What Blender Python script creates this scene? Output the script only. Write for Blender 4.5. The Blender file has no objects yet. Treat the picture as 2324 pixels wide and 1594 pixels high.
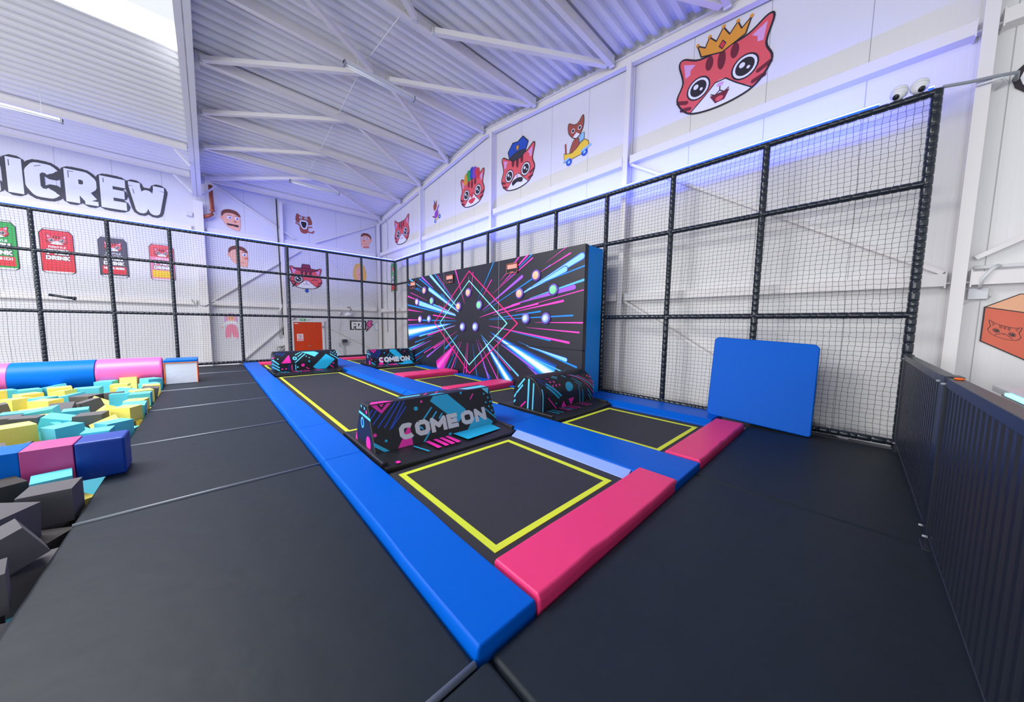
import bpy, math, random, json
from mathutils import Vector, Matrix
random.seed(11)
SC = bpy.context.scene
COL = SC.collection
V = Vector
PI = math.pi

# ---------------------------------------------------------------- camera, world, lights, exposure
def make_camera():
    f, yaw, pitch, roll = 731.16, .7545, .0828, .0139
    cy, sy = math.cos(yaw), math.sin(yaw)
    fw = V((sy, cy, 0)); rt = V((cy, -sy, 0)); up = V((0, 0, 1))
    f2 = fw * math.cos(pitch) - up * math.sin(pitch)
    u2 = up * math.cos(pitch) + fw * math.sin(pitch)
    r3 = rt * math.cos(roll) + u2 * math.sin(roll)
    u3 = u2 * math.cos(roll) - rt * math.sin(roll)
    m = Matrix(((r3.x, u3.x, -f2.x), (r3.y, u3.y, -f2.y), (r3.z, u3.z, -f2.z)))
    cam = bpy.data.cameras.new('camera'); o = bpy.data.objects.new('camera', cam); COL.objects.link(o)
    cam.sensor_width = 36; cam.sensor_fit = 'HORIZONTAL'; cam.lens = f / 2324 * 36
    cam.clip_start = .02; cam.clip_end = 200
    o.matrix_world = Matrix.Translation((0, 0, 1.5)) @ m.to_4x4()
    SC.camera = o
make_camera()
W = bpy.data.worlds.new('world'); SC.world = W; W.use_nodes = True
W.node_tree.nodes['Background'].inputs[0].default_value = (.90, .95, 1.0, 1)
W.node_tree.nodes['Background'].inputs[1].default_value = .95
def area(name, loc, target, sx, sy, power, col, spread=180):
    l = bpy.data.lights.new(name, 'AREA'); l.shape = 'RECTANGLE'; l.size = sx; l.size_y = sy
    l.energy = power; l.color = col; l.spread = math.radians(spread)
    o = bpy.data.objects.new(name, l); COL.objects.link(o); o.location = loc
    d = V(target) - V(loc); o.rotation_euler = d.to_track_quat('-Z', 'Y').to_euler()
    return o
def led(name, p, q, aim, power):
    p, q = V(p), V(q); l = bpy.data.lights.new(name, 'AREA'); l.shape = 'RECTANGLE'
    l.size = (q - p).length; l.size_y = .010; l.energy = power; l.color = (.035, .065, 1.0)
    o = bpy.data.objects.new(name, l); COL.objects.link(o)
    x = (q - p).normalized(); z = -V(aim).normalized(); y = z.cross(x).normalized(); z = x.cross(y)
    o.matrix_world = Matrix.Translation((p + q) / 2) @ Matrix(((x.x, y.x, z.x), (x.y, y.y, z.y), (x.z, y.z, z.z))).to_4x4()
# daylight through the roof light in view, then an added fill from the left
area('skylight_daylight', (-4.0, 8.4, 7.9), (-4.0, 8.4, 0), 7.0, 4.0, 1700, (1, .98, .95))
area('left_fill', (-13.8, 5.0, 2.8), (6.7, 5.5, 2.4), 20, 5.0, 1000, (1, .985, .97), 150)  # unseen fill, added to brighten the surfaces that face left
led('led_light_right', (6.262, -.05, 4.335), (6.262, 14.3, 4.335), (.88, 0, .47), 190)
led('led_light_back', (-4.5, 14.502, 4.335), (6.1, 14.502, 4.335), (0, .88, .47), 85)
SC.view_settings.view_transform = 'Standard'; SC.view_settings.look = 'None'
SC.view_settings.exposure = 0.06; SC.view_settings.gamma = 1.0; SC.view_settings.use_curve_mapping = False

# ---------------------------------------------------------------- materials
def lin(c):
    r = []
    for x in c:
        x /= 255
        r.append(x / 12.92 if x <= .04045 else ((x + .055) / 1.055) ** 2.4)
    return (*r, 1)
MATS = {}
def mat(name, rgb, rough=.5, metal=0, bump=0, bscale=4, emit=0, spec=.5, detail=3, var=0):
    if name in MATS: return MATS[name]
    m = bpy.data.materials.new(name); m.use_nodes = True; nt = m.node_tree; b = nt.nodes['Principled BSDF']
    b.inputs['Base Color'].default_value = lin(rgb); b.inputs['Roughness'].default_value = rough
    b.inputs['Metallic'].default_value = metal; b.inputs['Specular IOR Level'].default_value = spec
    if emit:
        b.inputs['Emission Color'].default_value = lin(rgb); b.inputs['Emission Strength'].default_value = emit
    if bump or var:
        g = nt.nodes.new('ShaderNodeNewGeometry'); n = nt.nodes.new('ShaderNodeTexNoise')
        n.inputs['Scale'].default_value = bscale; n.inputs['Detail'].default_value = detail
        nt.links.new(g.outputs['Position'], n.inputs['Vector'])
        if bump:
            k = nt.nodes.new('ShaderNodeBump'); k.inputs['Strength'].default_value = bump; k.inputs['Distance'].default_value = .02
            nt.links.new(n.outputs['Fac'], k.inputs['Height']); nt.links.new(k.outputs['Normal'], b.inputs['Normal'])
        if var:
            mx = nt.nodes.new('ShaderNodeMix'); mx.data_type = 'RGBA'
            a = lin(rgb); mx.inputs['A'].default_value = [x * (1 - var) for x in a[:3]] + [1]; mx.inputs['B'].default_value = [min(1, x * (1 + var)) for x in a[:3]] + [1]
            nt.links.new(n.outputs['Fac'], mx.inputs['Factor']); nt.links.new(mx.outputs['Result'], b.inputs['Base Color'])
    MATS[name] = m; return m
def ribbed(name, rgb, axis, joint=1.12, rib=.085, jz=None):
    """painted steel cladding: fine vertical ribs and dark panel joints, in world metres"""
    m = bpy.data.materials.new(name); m.use_nodes = True; nt = m.node_tree; b = nt.nodes['Principled BSDF']; N = nt.nodes.new; L = nt.links.new
    b.inputs['Roughness'].default_value = .45
    g = N('ShaderNodeNewGeometry'); s = N('ShaderNodeSeparateXYZ'); L(g.outputs['Position'], s.inputs[0])
    def mth(op, a, c):
        n = N('ShaderNodeMath'); n.operation = op
        for i, x in enumerate((a, c)):
            if x is None: continue
            if isinstance(x, (int, float)): n.inputs[i].default_value = x
            else: L(x, n.inputs[i])
        return n.outputs[0]
    p = s.outputs[axis]
    fr = mth('FRACT', mth('DIVIDE', mth('ADD', p, 50.27), joint), None)
    jn = mth('LESS_THAN', fr, .009)
    mx = N('ShaderNodeMix'); mx.data_type = 'RGBA'; mx.inputs['A'].default_value = lin(rgb); mx.inputs['B'].default_value = lin([c * .78 for c in rgb])
    L(jn, mx.inputs['Factor']); L(mx.outputs['Result'], b.inputs['Base Color'])
    w = mth('ABSOLUTE', mth('SINE', mth('MULTIPLY', p, PI / rib), None), None)
    w = mth('POWER', w, .35)
    w = mth('SUBTRACT', w, mth('MULTIPLY', jn, 2.0))
    k = N('ShaderNodeBump'); k.inputs['Strength'].default_value = .35; k.inputs['Distance'].default_value = .004
    L(w, k.inputs['Height']); L(k.outputs['Normal'], b.inputs['Normal'])
    return m
M = dict(
 blackmat=mat('black_mat_vinyl', (29, 37, 46), .52, spec=.22, bump=.2, bscale=5, var=.12),
 blue=mat('blue_vinyl', (0, 92, 202), .42, bump=.14, bscale=5, spec=.1),
 sheenblue=mat('blue_vinyl_painted_sheen', (130, 158, 238), .4, bump=.12),
 pink=mat('pink_vinyl', (232, 58, 118), .42, bump=.2, bscale=5, spec=.3),
 logpink=mat('log_pink_vinyl', (240, 98, 172), .38, bump=.1),
 logblue=mat('log_blue_vinyl', (0, 102, 202), .4, bump=.08, spec=.15),
 navy=mat('navy_vinyl', (0, 60, 160), .38, bump=.1),
 plum=mat('plum_pink_vinyl', (190, 72, 140), .4, bump=.1),
 bed=mat('trampoline_mesh', (50, 50, 56), .6, bump=.25, bscale=180, spec=.3),
 yellow=mat('yellow_tape', (216, 230, 52), .6),
 black=mat('black_vinyl', (24, 26, 33), .38, spec=.35, bump=.10, bscale=5),
 skirt=mat('black_skirt_vinyl', (30, 31, 36), .4, bump=.3, bscale=9),
 cyan=mat('cyan_print', (22, 172, 218), .45), lcyan=mat('light_cyan_print', (90, 205, 240), .45),
 mag=mat('magenta_print', (236, 38, 168), .45), dblue=mat('deep_blue_print', (10, 70, 190), .45),
 silver=mat('silver_print', (205, 208, 216), .4),
 tube=mat('black_foam_sleeve', (32, 40, 50), .2), net=mat('net_cord', (34, 34, 40), .8),
 steel=mat('white_painted_steel', (236, 233, 233), .45), steel2=mat('grey_painted_steel', (220, 222, 228), .45),
 deck=mat('white_roof_sheet', (234, 235, 238), .4), white=mat('white_plastic', (232, 234, 238), .4),
 grey=mat('grey_plastic', (150, 155, 165), .5), dark=mat('dark_plastic', (28, 30, 34), .35),
 copper=mat('copper_pipe', (190, 105, 72), .4, .3), door=mat('red_door_paint', (222, 66, 14), .35),
 fy=mat('yellow_foam', (255, 236, 118), .9, bump=.08, bscale=60), fc=mat('cyan_foam', (96, 204, 226), .9, bump=.08, bscale=60),
 fg=mat('grey_foam', (92, 90, 96), .9, bump=.08, bscale=60), fd=mat('dark_foam_painted_shade', (54, 51, 53), .9, bump=.08, bscale=60),
 barrier=mat('navy_painted_steel', (27, 33, 45), .36), concrete=mat('grey_concrete', (150, 150, 152), .8, var=.15, bscale=2),
 ply=mat('grey_deck', (92, 94, 100), .8), azure=mat('azure_vinyl', (0, 138, 226), .42, bump=.1, spec=.2), welt=mat('mat_welt', (112, 120, 132), .35), offwhite=mat('quilted_white_vinyl', (214, 222, 238), .45, bump=.2, bscale=14),  # welt: light grey that paints the sheen along the mat seams
 orange=mat('orange_piping', (242, 110, 30), .5), cbox=mat('orange_decal', (222, 104, 78), .5), cbox2=mat('light_orange_decal', (240, 178, 140), .5),
 red=mat('red_decal', (238, 94, 98), .5), dred=mat('dark_red_decal', (118, 34, 50), .5), ink=mat('black_decal', (40, 34, 42), .5),
 dwhite=mat('white_decal', (244, 244, 250), .5), dpink=mat('pink_decal', (228, 170, 222), .5), gold=mat('gold_decal', (236, 160, 50), .5),
 dgreen=mat('green_decal', (52, 170, 84), .5), dblue2=mat('blue_decal', (36, 84, 190), .5), skin=mat('skin_decal', (252, 188, 160), .5),
 skin2=mat('shaded_skin_decal', (232, 128, 100), .5), brown=mat('brown_decal', (122, 66, 50), .5), bcat=mat('brown_cat_decal', (170, 84, 66), .5),
 purple=mat('purple_decal', (150, 70, 190), .5), carY=mat('yellow_decal', (250, 208, 60), .5), canred=mat('can_red_decal', (226, 62, 74), .5),
 cangrey=mat('can_grey_decal', (86, 84, 96), .5), canpink=mat('can_pink_decal', (246, 150, 176), .5), maroon=mat('maroon_decal', (150, 40, 62), .5),
 outline=mat('grey_outline_decal', (58, 60, 68), .5), letter=mat('letter_white_decal', (232, 236, 250), .45), lightblue=mat('light_blue_decal', (150, 205, 240), .5),
 rB=mat('print_blue', (0, 140, 250), .42), rC=mat('print_sky', (92, 196, 250), .42), rM=mat('print_pink', (250, 62, 200), .42), rP=mat('print_violet', (168, 88, 232), .42),
 rL=mat('print_aqua', (150, 220, 240), .42), rD=mat('print_royal', (0, 92, 214), .42), rW=mat('print_white', (228, 240, 250), .42), rR=mat('print_hot_pink', (255, 30, 130), .42), rG=mat('print_magenta', (214, 30, 178), .42),
 rCy=mat('print_bright_cyan', (130, 245, 250), .42), hair=mat('blond_decal', (246, 196, 100), .5), panel=mat('panel_black_vinyl', (28, 30, 43), .4, bump=.12, bscale=4),
 ring=mat('target_ring', (112, 88, 190), .35), lens_o=mat('lens_orange', (255, 170, 140), .3, emit=.55), lens_g=mat('lens_green', (120, 235, 150), .3, emit=.55),
 lens_p=mat('lens_pink', (255, 180, 225), .3, emit=.55), lens_b=mat('lens_blue', (150, 180, 255), .3, emit=.35), lens_w=mat('lens_white', (235, 240, 255), .3, emit=.4),
 disp=mat('display_red', (255, 150, 136), .3, emit=.25), brass=mat('copper_frame', (190, 110, 80), .4, .3),
 ledcore=mat('led_core', (225, 232, 255), .3, emit=3.0), ledglow=mat('led_blue', (20, 70, 255), .3, emit=2.2), cyanled=mat('led_cyan', (120, 230, 255), .3, emit=2.5),
 glass=mat('lamp_tube', (240, 244, 252), .2, emit=.05),
)
M['wallR'] = ribbed('white_cladding_right', (232, 231, 232), 1)
M['wallB'] = ribbed('white_cladding_back', (226, 227, 232), 0)

# ---------------------------------------------------------------- geometry helpers
ORG = {}
class G:
    def __init__(s): s.v = []; s.f = []; s.m = []; s.ms = []
    def mi(s, m):
        if isinstance(m, str): m = M[m]
        if m not in s.ms: s.ms.append(m)
        return s.ms.index(m)
    def face(s, pts, m):
        n = len(s.v); s.v += [tuple(p) for p in pts]; s.f.append(tuple(range(n, n + len(pts)))); s.m.append(s.mi(m))
    def mesh(s, vs, fs, m):
        n = len(s.v); s.v += [tuple(p) for p in vs]; k = s.mi(m)
        for q in fs: s.f.append(tuple(i + n for i in q)); s.m.append(k)
    def hexa(s, b, t, m):
        s.mesh(list(b) + list(t), [(3, 2, 1, 0), (4, 5, 6, 7), (0, 1, 5, 4), (1, 2, 6, 5), (2, 3, 7, 6), (3, 0, 4, 7)], m)
    def box(s, x0, x1, y0, y1, z0, z1, m):
        s.hexa([(x0, y0, z0), (x1, y0, z0), (x1, y1, z0), (x0, y1, z0)], [(x0, y0, z1), (x1, y0, z1), (x1, y1, z1), (x0, y1, z1)], m)
    def bar(s, p, q, w, h, m, up=(0, 0, 1)):
        p, q = V(p), V(q); d = (q - p).normalized(); u = V(up); a = d.cross(u)
        if a.length < 1e-4: a = d.cross(V((1, 0, 0)))
        a.normalize(); b = a.cross(d).normalized(); a = a * w / 2; b = b * h / 2
        s.hexa([p - a - b, p + a - b, p + a + b, p - a + b], [q - a - b, q + a - b, q + a + b, q - a + b], m)
    def tube(s, pts, r, m, seg=8):
        pts = [V(p) for p in pts]; rings = []
        for i, p in enumerate(pts):
            d = (pts[min(i + 1, len(pts) - 1)] - pts[max(i - 1, 0)]).normalized()
            a = d.cross(V((0, 0, 1)))
            if a.length < 1e-3: a = d.cross(V((1, 0, 0)))
            a.normalize(); b = a.cross(d)
            rr = r[i] if isinstance(r, (list, tuple)) else r
            rings.append([p + (a * math.cos(t) + b * math.sin(t)) * rr for t in [2 * PI * k / seg for k in range(seg)]])
        vs = [x for R in rings for x in R]; fs = []
        for i in range(len(rings) - 1):
            for k in range(seg): fs.append((i * seg + k, i * seg + (k + 1) % seg, (i + 1) * seg + (k + 1) % seg, (i + 1) * seg + k))
        fs += [tuple(range(seg - 1, -1, -1)), tuple(range((len(rings) - 1) * seg, len(rings) * seg))]
        s.mesh(vs, fs, m)
    def sleeve(s, p, q, r, m, seg=10):
        """padded foam sleeve pinched by ties"""
        p, q = V(p), V(q); L = (q - p).length; d = (q - p) / L; t = 0; pts = [p]; rs = [r * .80]
        while t < L - .02:
            l = random.choice((.085, .10, .115, .13, .06)); e = min(L, t + l)
            for k, c in ((.06, .97), (.3, 1.0), (.7, 1.0), (.94, .97), (1.0, .80)): pts.append(p + d * (t + (e - t) * k)); rs.append(r * c)
            t = e
        s.tube(pts, rs, m, seg)
    def prism(s, prof, x0, x1, m):
        """profile [(y,z)] extruded along x"""
        n = len(prof); vs = [(x0, y, z) for y, z in prof] + [(x1, y, z) for y, z in prof]
        s.mesh(vs, [tuple(range(n - 1, -1, -1)), tuple(range(n, 2 * n))] + [(i, (i + 1) % n, n + (i + 1) % n, n + i) for i in range(n)], m)
    def build(s, name, parent=None, smooth=False, bevel=0, seg=2, subs=0, angle=40):
        me = bpy.data.meshes.new(name); vs = s.v
        org = ORG.get(parent.name) if parent else None
        if parent is None:
            xs = [v[0] for v in vs]; ys = [v[1] for v in vs]; zs = [v[2] for v in vs]
            org = V(((min(xs) + max(xs)) / 2, (min(ys) + max(ys)) / 2, min(zs)))
        me.from_pydata([(v[0] - org.x, v[1] - org.y, v[2] - org.z) for v in vs], [], s.f)
        for m in s.ms: me.materials.append(m)
        me.polygons.foreach_set('material_index', s.m)
        if smooth: me.polygons.foreach_set('use_smooth', [True] * len(me.polygons))
        me.update(); o = bpy.data.objects.new(name, me); COL.objects.link(o)
        if parent: o.parent = parent
        else: o.location = org
        ORG[o.name] = org
        if bevel:
            b = o.modifiers.new('bevel', 'BEVEL'); b.width = bevel; b.segments = seg; b.limit_method = 'ANGLE'; b.angle_limit = math.radians(angle); b.harden_normals = False
            me.polygons.foreach_set('use_smooth', [True] * len(me.polygons))
            w = o.modifiers.new('wn', 'WEIGHTED_NORMAL'); w.keep_sharp = True
        return o
def thing(name, label, cat, loc=(0, 0, 0), group=None):
    o = bpy.data.objects.new(name, None); COL.objects.link(o); o.location = loc; o.empty_display_size = .1
    ORG[o.name] = V(loc); tag(o, label, cat, group); return o
def tag(o, label, cat, group=None):
    o['label'] = label; o['category'] = cat
    if group: o['group'] = group
    return o
def struct(o): o['kind'] = 'structure'; return o

def smooth(pts, n=6, closed=True):
    out = []; N = len(pts)
    for i in range(N if closed else N - 1):
        g = lambda k: pts[k % N] if closed else pts[max(0, min(N - 1, k))]
        p0, p1, p2, p3 = g(i - 1), g(i), g(i + 1), g(i + 2)
        for k in range(n):
            t = k / n
            out.append(tuple(.5 * (2 * p1[c] + (p2[c] - p0[c]) * t + (2 * p0[c] - 5 * p1[c] + 4 * p2[c] - p3[c]) * t * t + (3 * p1[c] - p0[c] - 3 * p2[c] + p3[c]) * t ** 3) for c in (0, 1)))
    if not closed: out.append(tuple(pts[-1]))
    return out
def clip(poly, x0, x1, y0, y1):
    for ax, lim, sg in ((0, x0, 1), (0, x1, -1), (1, y0, 1), (1, y1, -1)):
        out = []
        for i, p in enumerate(poly):
            q = poly[(i + 1) % len(poly)]; a = (p[ax] - lim) * sg; b = (q[ax] - lim) * sg
            if a >= 0: out.append(p)
            if a * b < 0: t = a / (a - b); out.append((p[0] + (q[0] - p[0]) * t, p[1] + (q[1] - p[1]) * t))
        poly = out
        if len(poly) < 3: return []
    return poly
class Art:
    """flat printed shapes laid on a surface; fn maps (u, v, height) to a 3-D point"""
    def __init__(s, g, fn, scale=1, off=(0, 0), base=0, step=.0002, box=None, cut=0): s.g = g; s.fn = fn; s.k = scale; s.o = off; s.l = base; s.st = step; s.box = box; s.cut = cut; s.n = 0
    def up(s): s.l += 1
    def poly(s, pts, m, lift=True):
        if lift: s.l += 1
        pts = [(s.o[0] + p[0] * s.k, s.o[1] + p[1] * s.k) for p in pts]
        if s.box: pts = clip(pts, *s.box)
        if len(pts) < 3: return
        s.n = (s.n + 1) % 32; hh = s.l * s.st + s.n * s.st * .02
        if s.cut:
            q = []
            for i, p in enumerate(pts):
                r = pts[(i + 1) % len(pts)]; n = max(1, int(math.dist(p, r) / s.cut))
                q += [(p[0] + (r[0] - p[0]) * k / n, p[1] + (r[1] - p[1]) * k / n) for k in range(n)]
            # slice in v so that the print follows the curve
            vs = [p[1] for p in q]; v0 = min(vs)
            while v0 < max(vs) - 1e-6:
                c = clip(q, -99, 99, v0, v0 + s.cut)
                if len(c) >= 3: s.g.face([s.fn(u, v, hh) for u, v in c], m)
                v0 += s.cut
            return
        s.g.face([s.fn(u, v, hh) for u, v in pts], m)
    def circle(s, c, r, m, ry=None, n=20, lift=True, rot=0):
        ry = ry or r; ca, sa = math.cos(rot), math.sin(rot)
        s.poly([(c[0] + r * math.cos(t) * ca - ry * math.sin(t) * sa, c[1] + r * math.cos(t) * sa + ry * math.sin(t) * ca) for t in [2 * PI * k / n for k in range(n)]], m, lift)
    def stroke(s, pts, w, m, closed=False, round_=True, lift=True, sq=False):
        if lift: s.l += 1
        P = list(pts) + ([pts[0]] if closed else [])
        for a, b in zip(P, P[1:]):
            d = math.dist(a, b)
            if d < 1e-6: continue
            nx, ny = -(b[1] - a[1]) / d * w / 2, (b[0] - a[0]) / d * w / 2
            if sq:
                i = P.index(a); j = i + 1; ax = lambda u, v: abs(u[0] - v[0]) < 1e-6 or abs(u[1] - v[1]) < 1e-6
                if ax(a, b):
                    e0 = (i == 0 and P[0] != P[-1]) or (i > 0 and ax(P[i - 1], a)) or (i == 0 and P[0] == P[-1] and ax(P[-2], a)); e1 = j == len(P) - 1 and P[0] != P[-1] or (j < len(P) - 1 and ax(b, P[j + 1]))
                    if e0: a = (a[0] - ny, a[1] + nx)
                    if e1: b = (b[0] + ny, b[1] - nx)
                else:
                    e0, e1 = (i == 0, j == len(P) - 1) if d > 1.2 * w else (0, 0)
                    s.ends = [q for q, e in ((P[i], e0), (P[j], e1)) if e]
                    for q in s.ends: s.poly([(q[0] - w * .5, q[1] - (0 if q[1] > P[i][1] + P[j][1] - q[1] else w / 2)), (q[0] + w * .5, q[1] - (0 if q[1] > P[i][1] + P[j][1] - q[1] else w / 2)), (q[0] + w * .5, q[1] + (w / 2 if q[1] > P[i][1] + P[j][1] - q[1] else 0)), (q[0] - w * .5, q[1] + (w / 2 if q[1] > P[i][1] + P[j][1] - q[1] else 0))], m, False)
            s.poly([(a[0] + nx, a[1] + ny), (b[0] + nx, b[1] + ny), (b[0] - nx, b[1] - ny), (a[0] - nx, a[1] - ny)], m, False)
        if round_:
            for i, a in enumerate(P):
                if not closed and not (0 < i < len(P) - 1) and round_ != 2: continue
                s.circle(a, w / 2, m, n=10, lift=False)
GL = {'A': (.8, [[(0, 0), (.4, 1), (.8, 0)], [(.15, .32), (.65, .32)]]), 'C': (.8, [[(.78, .88), (.62, 1), (.2, 1), (0, .78), (0, .22), (.2, 0), (.62, 0), (.78, .12)]]), 'O': (.85, [[(.2, 1), (.65, 1), (.85, .78), (.85, .22), (.65, 0), (.2, 0), (0, .22), (0, .78), (.2, 1)]]),
 'M': (1.05, [[(0, 0), (0, 1), (.525, .35), (1.05, 1), (1.05, 0)]]), 'E': (.65, [[(.65, 1), (0, 1), (0, 0), (.65, 0)], [(0, .5), (.58, .5)]]), 'N': (.8, [[(0, 0), (0, 1), (.8, 0), (.8, 1)]]),
 'I': (.0, [[(0, 0), (0, 1)]]), 'R': (.72, [[(0, 0), (0, 1), (.52, 1), (.72, .85), (.72, .6), (.52, .45), (0, .45)], [(.3, .45), (.74, 0)]]), 'W': (1.1, [[(0, 1), (.25, 0), (.55, .75), (.85, 0), (1.1, 1)]]),
 'F': (.6, [[(.6, 1), (0, 1), (0, 0)], [(0, .5), (.5, .5)]]), 'Z': (.7, [[(0, 1), (.7, 1), (0, 0), (.7, 0)]]), 'D': (.75, [[(0, 0), (0, 1), (.5, 1), (.75, .75), (.75, .25), (.5, 0), (0, 0)]]),
 'K': (.7, [[(0, 0), (0, 1)], [(.7, 1), (0, .45), (.7, 0)]]), 'B': (.7, [[(0, 0), (0, 1), (.5, 1), (.66, .77), (.5, .53), (0, .53)], [(.5, .53), (.7, .28), (.5, 0), (0, 0)]]), 'L': (.6, [[(0, 1), (0, 0), (.6, 0)]]),
 'U': (.75, [[(0, 1), (0, .2), (.2, 0), (.55, 0), (.75, .2), (.75, 1)]]), 'S': (.7, [[(.7, .85), (.5, 1), (.2, 1), (0, .8), (.15, .55), (.55, .45), (.7, .2), (.5, 0), (.2, 0), (0, .15)]]),
 'T': (.7, [[(0, 1), (.7, 1)], [(.35, 1), (.35, 0)]]), 'Y': (.7, [[(0, 1), (.35, .5), (.7, 1)], [(.35, .5), (.35, 0)]]), 'X': (.7, [[(0, 1), (.7, 0)], [(.7, 1), (0, 0)]]), 'P': (.7, [[(0, 0), (0, 1), (.5, 1), (.7, .75), (.5, .48), (0, .48)]]), ' ': (.15, [])}
def text(a, s, x, y, h, w, m, t=.24, gap=.16, slant=0):
    """block letters: s starts at x, baseline y, height h, total width w, stroke thickness t*h"""
    hs = 1 - t; tot = sum(GL[c][0] + t + gap for c in s) - gap; k = w / tot; a.l += 1
    for c in s:
        gw, ss = GL[c]
        for st in ss:
            a.stroke([(x + (p[0] + t / 2) * k + slant * p[1] * h, y + (p[1] * hs + t / 2) * h) for p in st], t * h, m, lift=False, round_=1, sq=True)
        x += (gw + t + gap) * k
RW = lambda y0, z0, x=6.69: (lambda u, v, h: (x - h, y0 - u, z0 + v))     # right wall, u to the right in the photo
BW = lambda x0, z0, y=17.19: (lambda u, v, h: (x0 + u, y - h, z0 + v))    # back wall
# ================================================================ THE HALL
XW, YW = 6.7, 17.2
RIDGE = 8.4
zb = lambda y: 7.44 - .10 * abs(y - RIDGE)          # underside of the purlins
g = G(); g.box(XW, XW + .1, -7, YW + .1, -.7, 8.2, M['wallR']); struct(g.build('wall_right'))
g = G(); g.box(-14, XW, YW, YW + .1, -.7, 7.2, M['wallB']); struct(g.build('wall_back'))
g = G(); g.box(-14, 6.7, -7, 17.2, -.75, -.62, 'concrete'); struct(g.build('floor'))
def deck(g, x0, x1, ya, yb):
    """trapezoidal roof sheet, ribs along x"""
    prof = []; y = ya; pitch = .25
    while y < yb - 1e-3:
        for dy, dz in ((0, 0), (.095, 0), (.12, .085), (.225, .085)):
            if y + dy < yb: prof.append((y + dy, zb(y + dy) + .205 + dz))
        y += pitch
    prof.append((yb, zb(yb) + .20))
    vs = [(x0, a, b) for a, b in prof] + [(x1, a, b) for a, b in prof]; n = len(prof)
    g.mesh(vs, [(i, i + 1, n + i + 1, n + i) for i in range(n - 1)], 'deck')
g = G(); deck(g, -.1, XW, -7.0, YW); deck(g, -14, -.1, -7.0, 6.2); deck(g, -14, -.1, 10.6, YW)
struct(g.build('ceiling'))
# roof light along the ridge of the left bay: white upstand kerb round an opening to the sky
g = G()
for y0, y1 in ((10.6, 10.66), (6.14, 6.2)): g.box(-14, -.1, y0, y1, 7.38, 7.95, 'white')
g.box(-.16, -.1, 6.2, 10.6, 7.38, 7.95, 'white')
for x in (-1.35, -3.0, -4.65, -6.3, -8, -10): g.bar((x, 10.6, 7.95), (x, 8.4, 8.35), .06, .06, 'white'); g.bar((x, 6.2, 7.95), (x, 8.4, 8.35), .06, .06, 'white')
g.bar((-14, 8.4, 8.36), (-.1, 8.4, 8.36), .06, .06, 'white')
struct(g.build('window_1'))

def steel_thing(name, label, cat, group, fn, mats=None, loc=(0, 0, 0), smooth_=False):
    g = G(); fn(g); return tag(g.build(name, smooth=smooth_), label, cat, group)
def ibeam(g, p, q, w, h, m, up=(0, 0, 1)):
    """rolled I section between two points: two flanges and a web"""
    p, q, u = V(p), V(q), V(up); d = (q - p).normalized(); a = d.cross(u).normalized(); b = a.cross(d)
    g.bar(p + b * (h / 2 - .008), q + b * (h / 2 - .008), w, .016, m, up); g.bar(p - b * (h / 2 - .008), q - b * (h / 2 - .008), w, .016, m, up)
    g.bar(p, q, .012, h - .03, m, up)
# purlins (right bay, then left bay)
names = {16.75: 'eaves beam at the back wall', 14.4: 'first purlin in from the back wall', 12.5: 'second purlin in from the back wall', 10.45: 'purlin just behind the ridge', 8.4: 'ridge purlin above the long lamp', 6.2: 'first purlin on the near side of the ridge', 3.95: 'second purlin on the near side of the ridge', 1.83: 'third purlin on the near side of the ridge'}
for y, nm in names.items():
    g = G(); ibeam(g, (.12, y, zb(y) + .1), (6.56, y, zb(y) + .1), .10, .20, 'steel')
    for x in (.06, 6.5): g.box(x, x + .012, y - .06, y + .06, zb(y) - .02, zb(y) + .2, 'steel2')
    tag(g.build('roof_purlin'), 'white steel %s, in the right roof bay' % nm, 'beam', 'roof purlins')
for y, nm in ((16.75, 'eaves beam above the wall lettering'), (14.82, 'purlin next to the eaves, above the wall lettering')):
    g = G(); ibeam(g, (-14, y, zb(y) + .1), (-.25, y, zb(y) + .1), .10, .20, 'steel')
    tag(g.build('roof_purlin'), 'white steel %s, left of the big rafter' % nm, 'beam', 'roof purlins')
# main rafter with haunch on the left, with its column
r = thing('roof_rafter', 'big grey-white sloping rafter dividing the two roof bays, on the tall column', 'beam', (-.09, 16.8, 5.8))
g = G()
def rz(y): return zb(y) - .16 if y < 14.2 else zb(14.2) - .16 - (y - 14.2) * .26
ys = [-1.9, 2, 6, 8.4, 11, 14.2, 15.5, 16.88]
for a, b in zip(ys, ys[1:]):
    g.hexa([(-.21, a, rz(a)), (.03, a, rz(a)), (.03, b, rz(b)), (-.21, b, rz(b))], [(-.21, a, rz(a) + .02), (.03, a, rz(a) + .02), (.03, b, rz(b) + .02), (-.21, b, rz(b) + .02)], 'steel2')
    g.hexa([(-.10, a, rz(a)), (-.08, a, rz(a)), (-.08, b, rz(b)), (-.10, b, rz(b))], [(-.10, a, zb(a) + .18), (-.08, a, zb(a) + .18), (-.08, b, zb(b) + .18), (-.10, b, zb(b) + .18)], 'steel2')
    g.hexa([(-.21, a, zb(a) + .17), (.03, a, zb(a) + .17), (.03, b, zb(b) + .17), (-.21, b, zb(b) + .17)], [(-.21, a, zb(a) + .19), (.03, a, zb(a) + .19), (.03, b, zb(b) + .19), (-.21, b, zb(b) + .19)], 'steel2')
g.build('rafter_beam', r)
for y in (14.4, 12.5, 10.45, 16.75):
    g = G(); g.box(.03, .12, y - .008, y + .008, zb(y) - .14, zb(y) + .16, 'steel2'); g.build('cleat', r)
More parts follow.
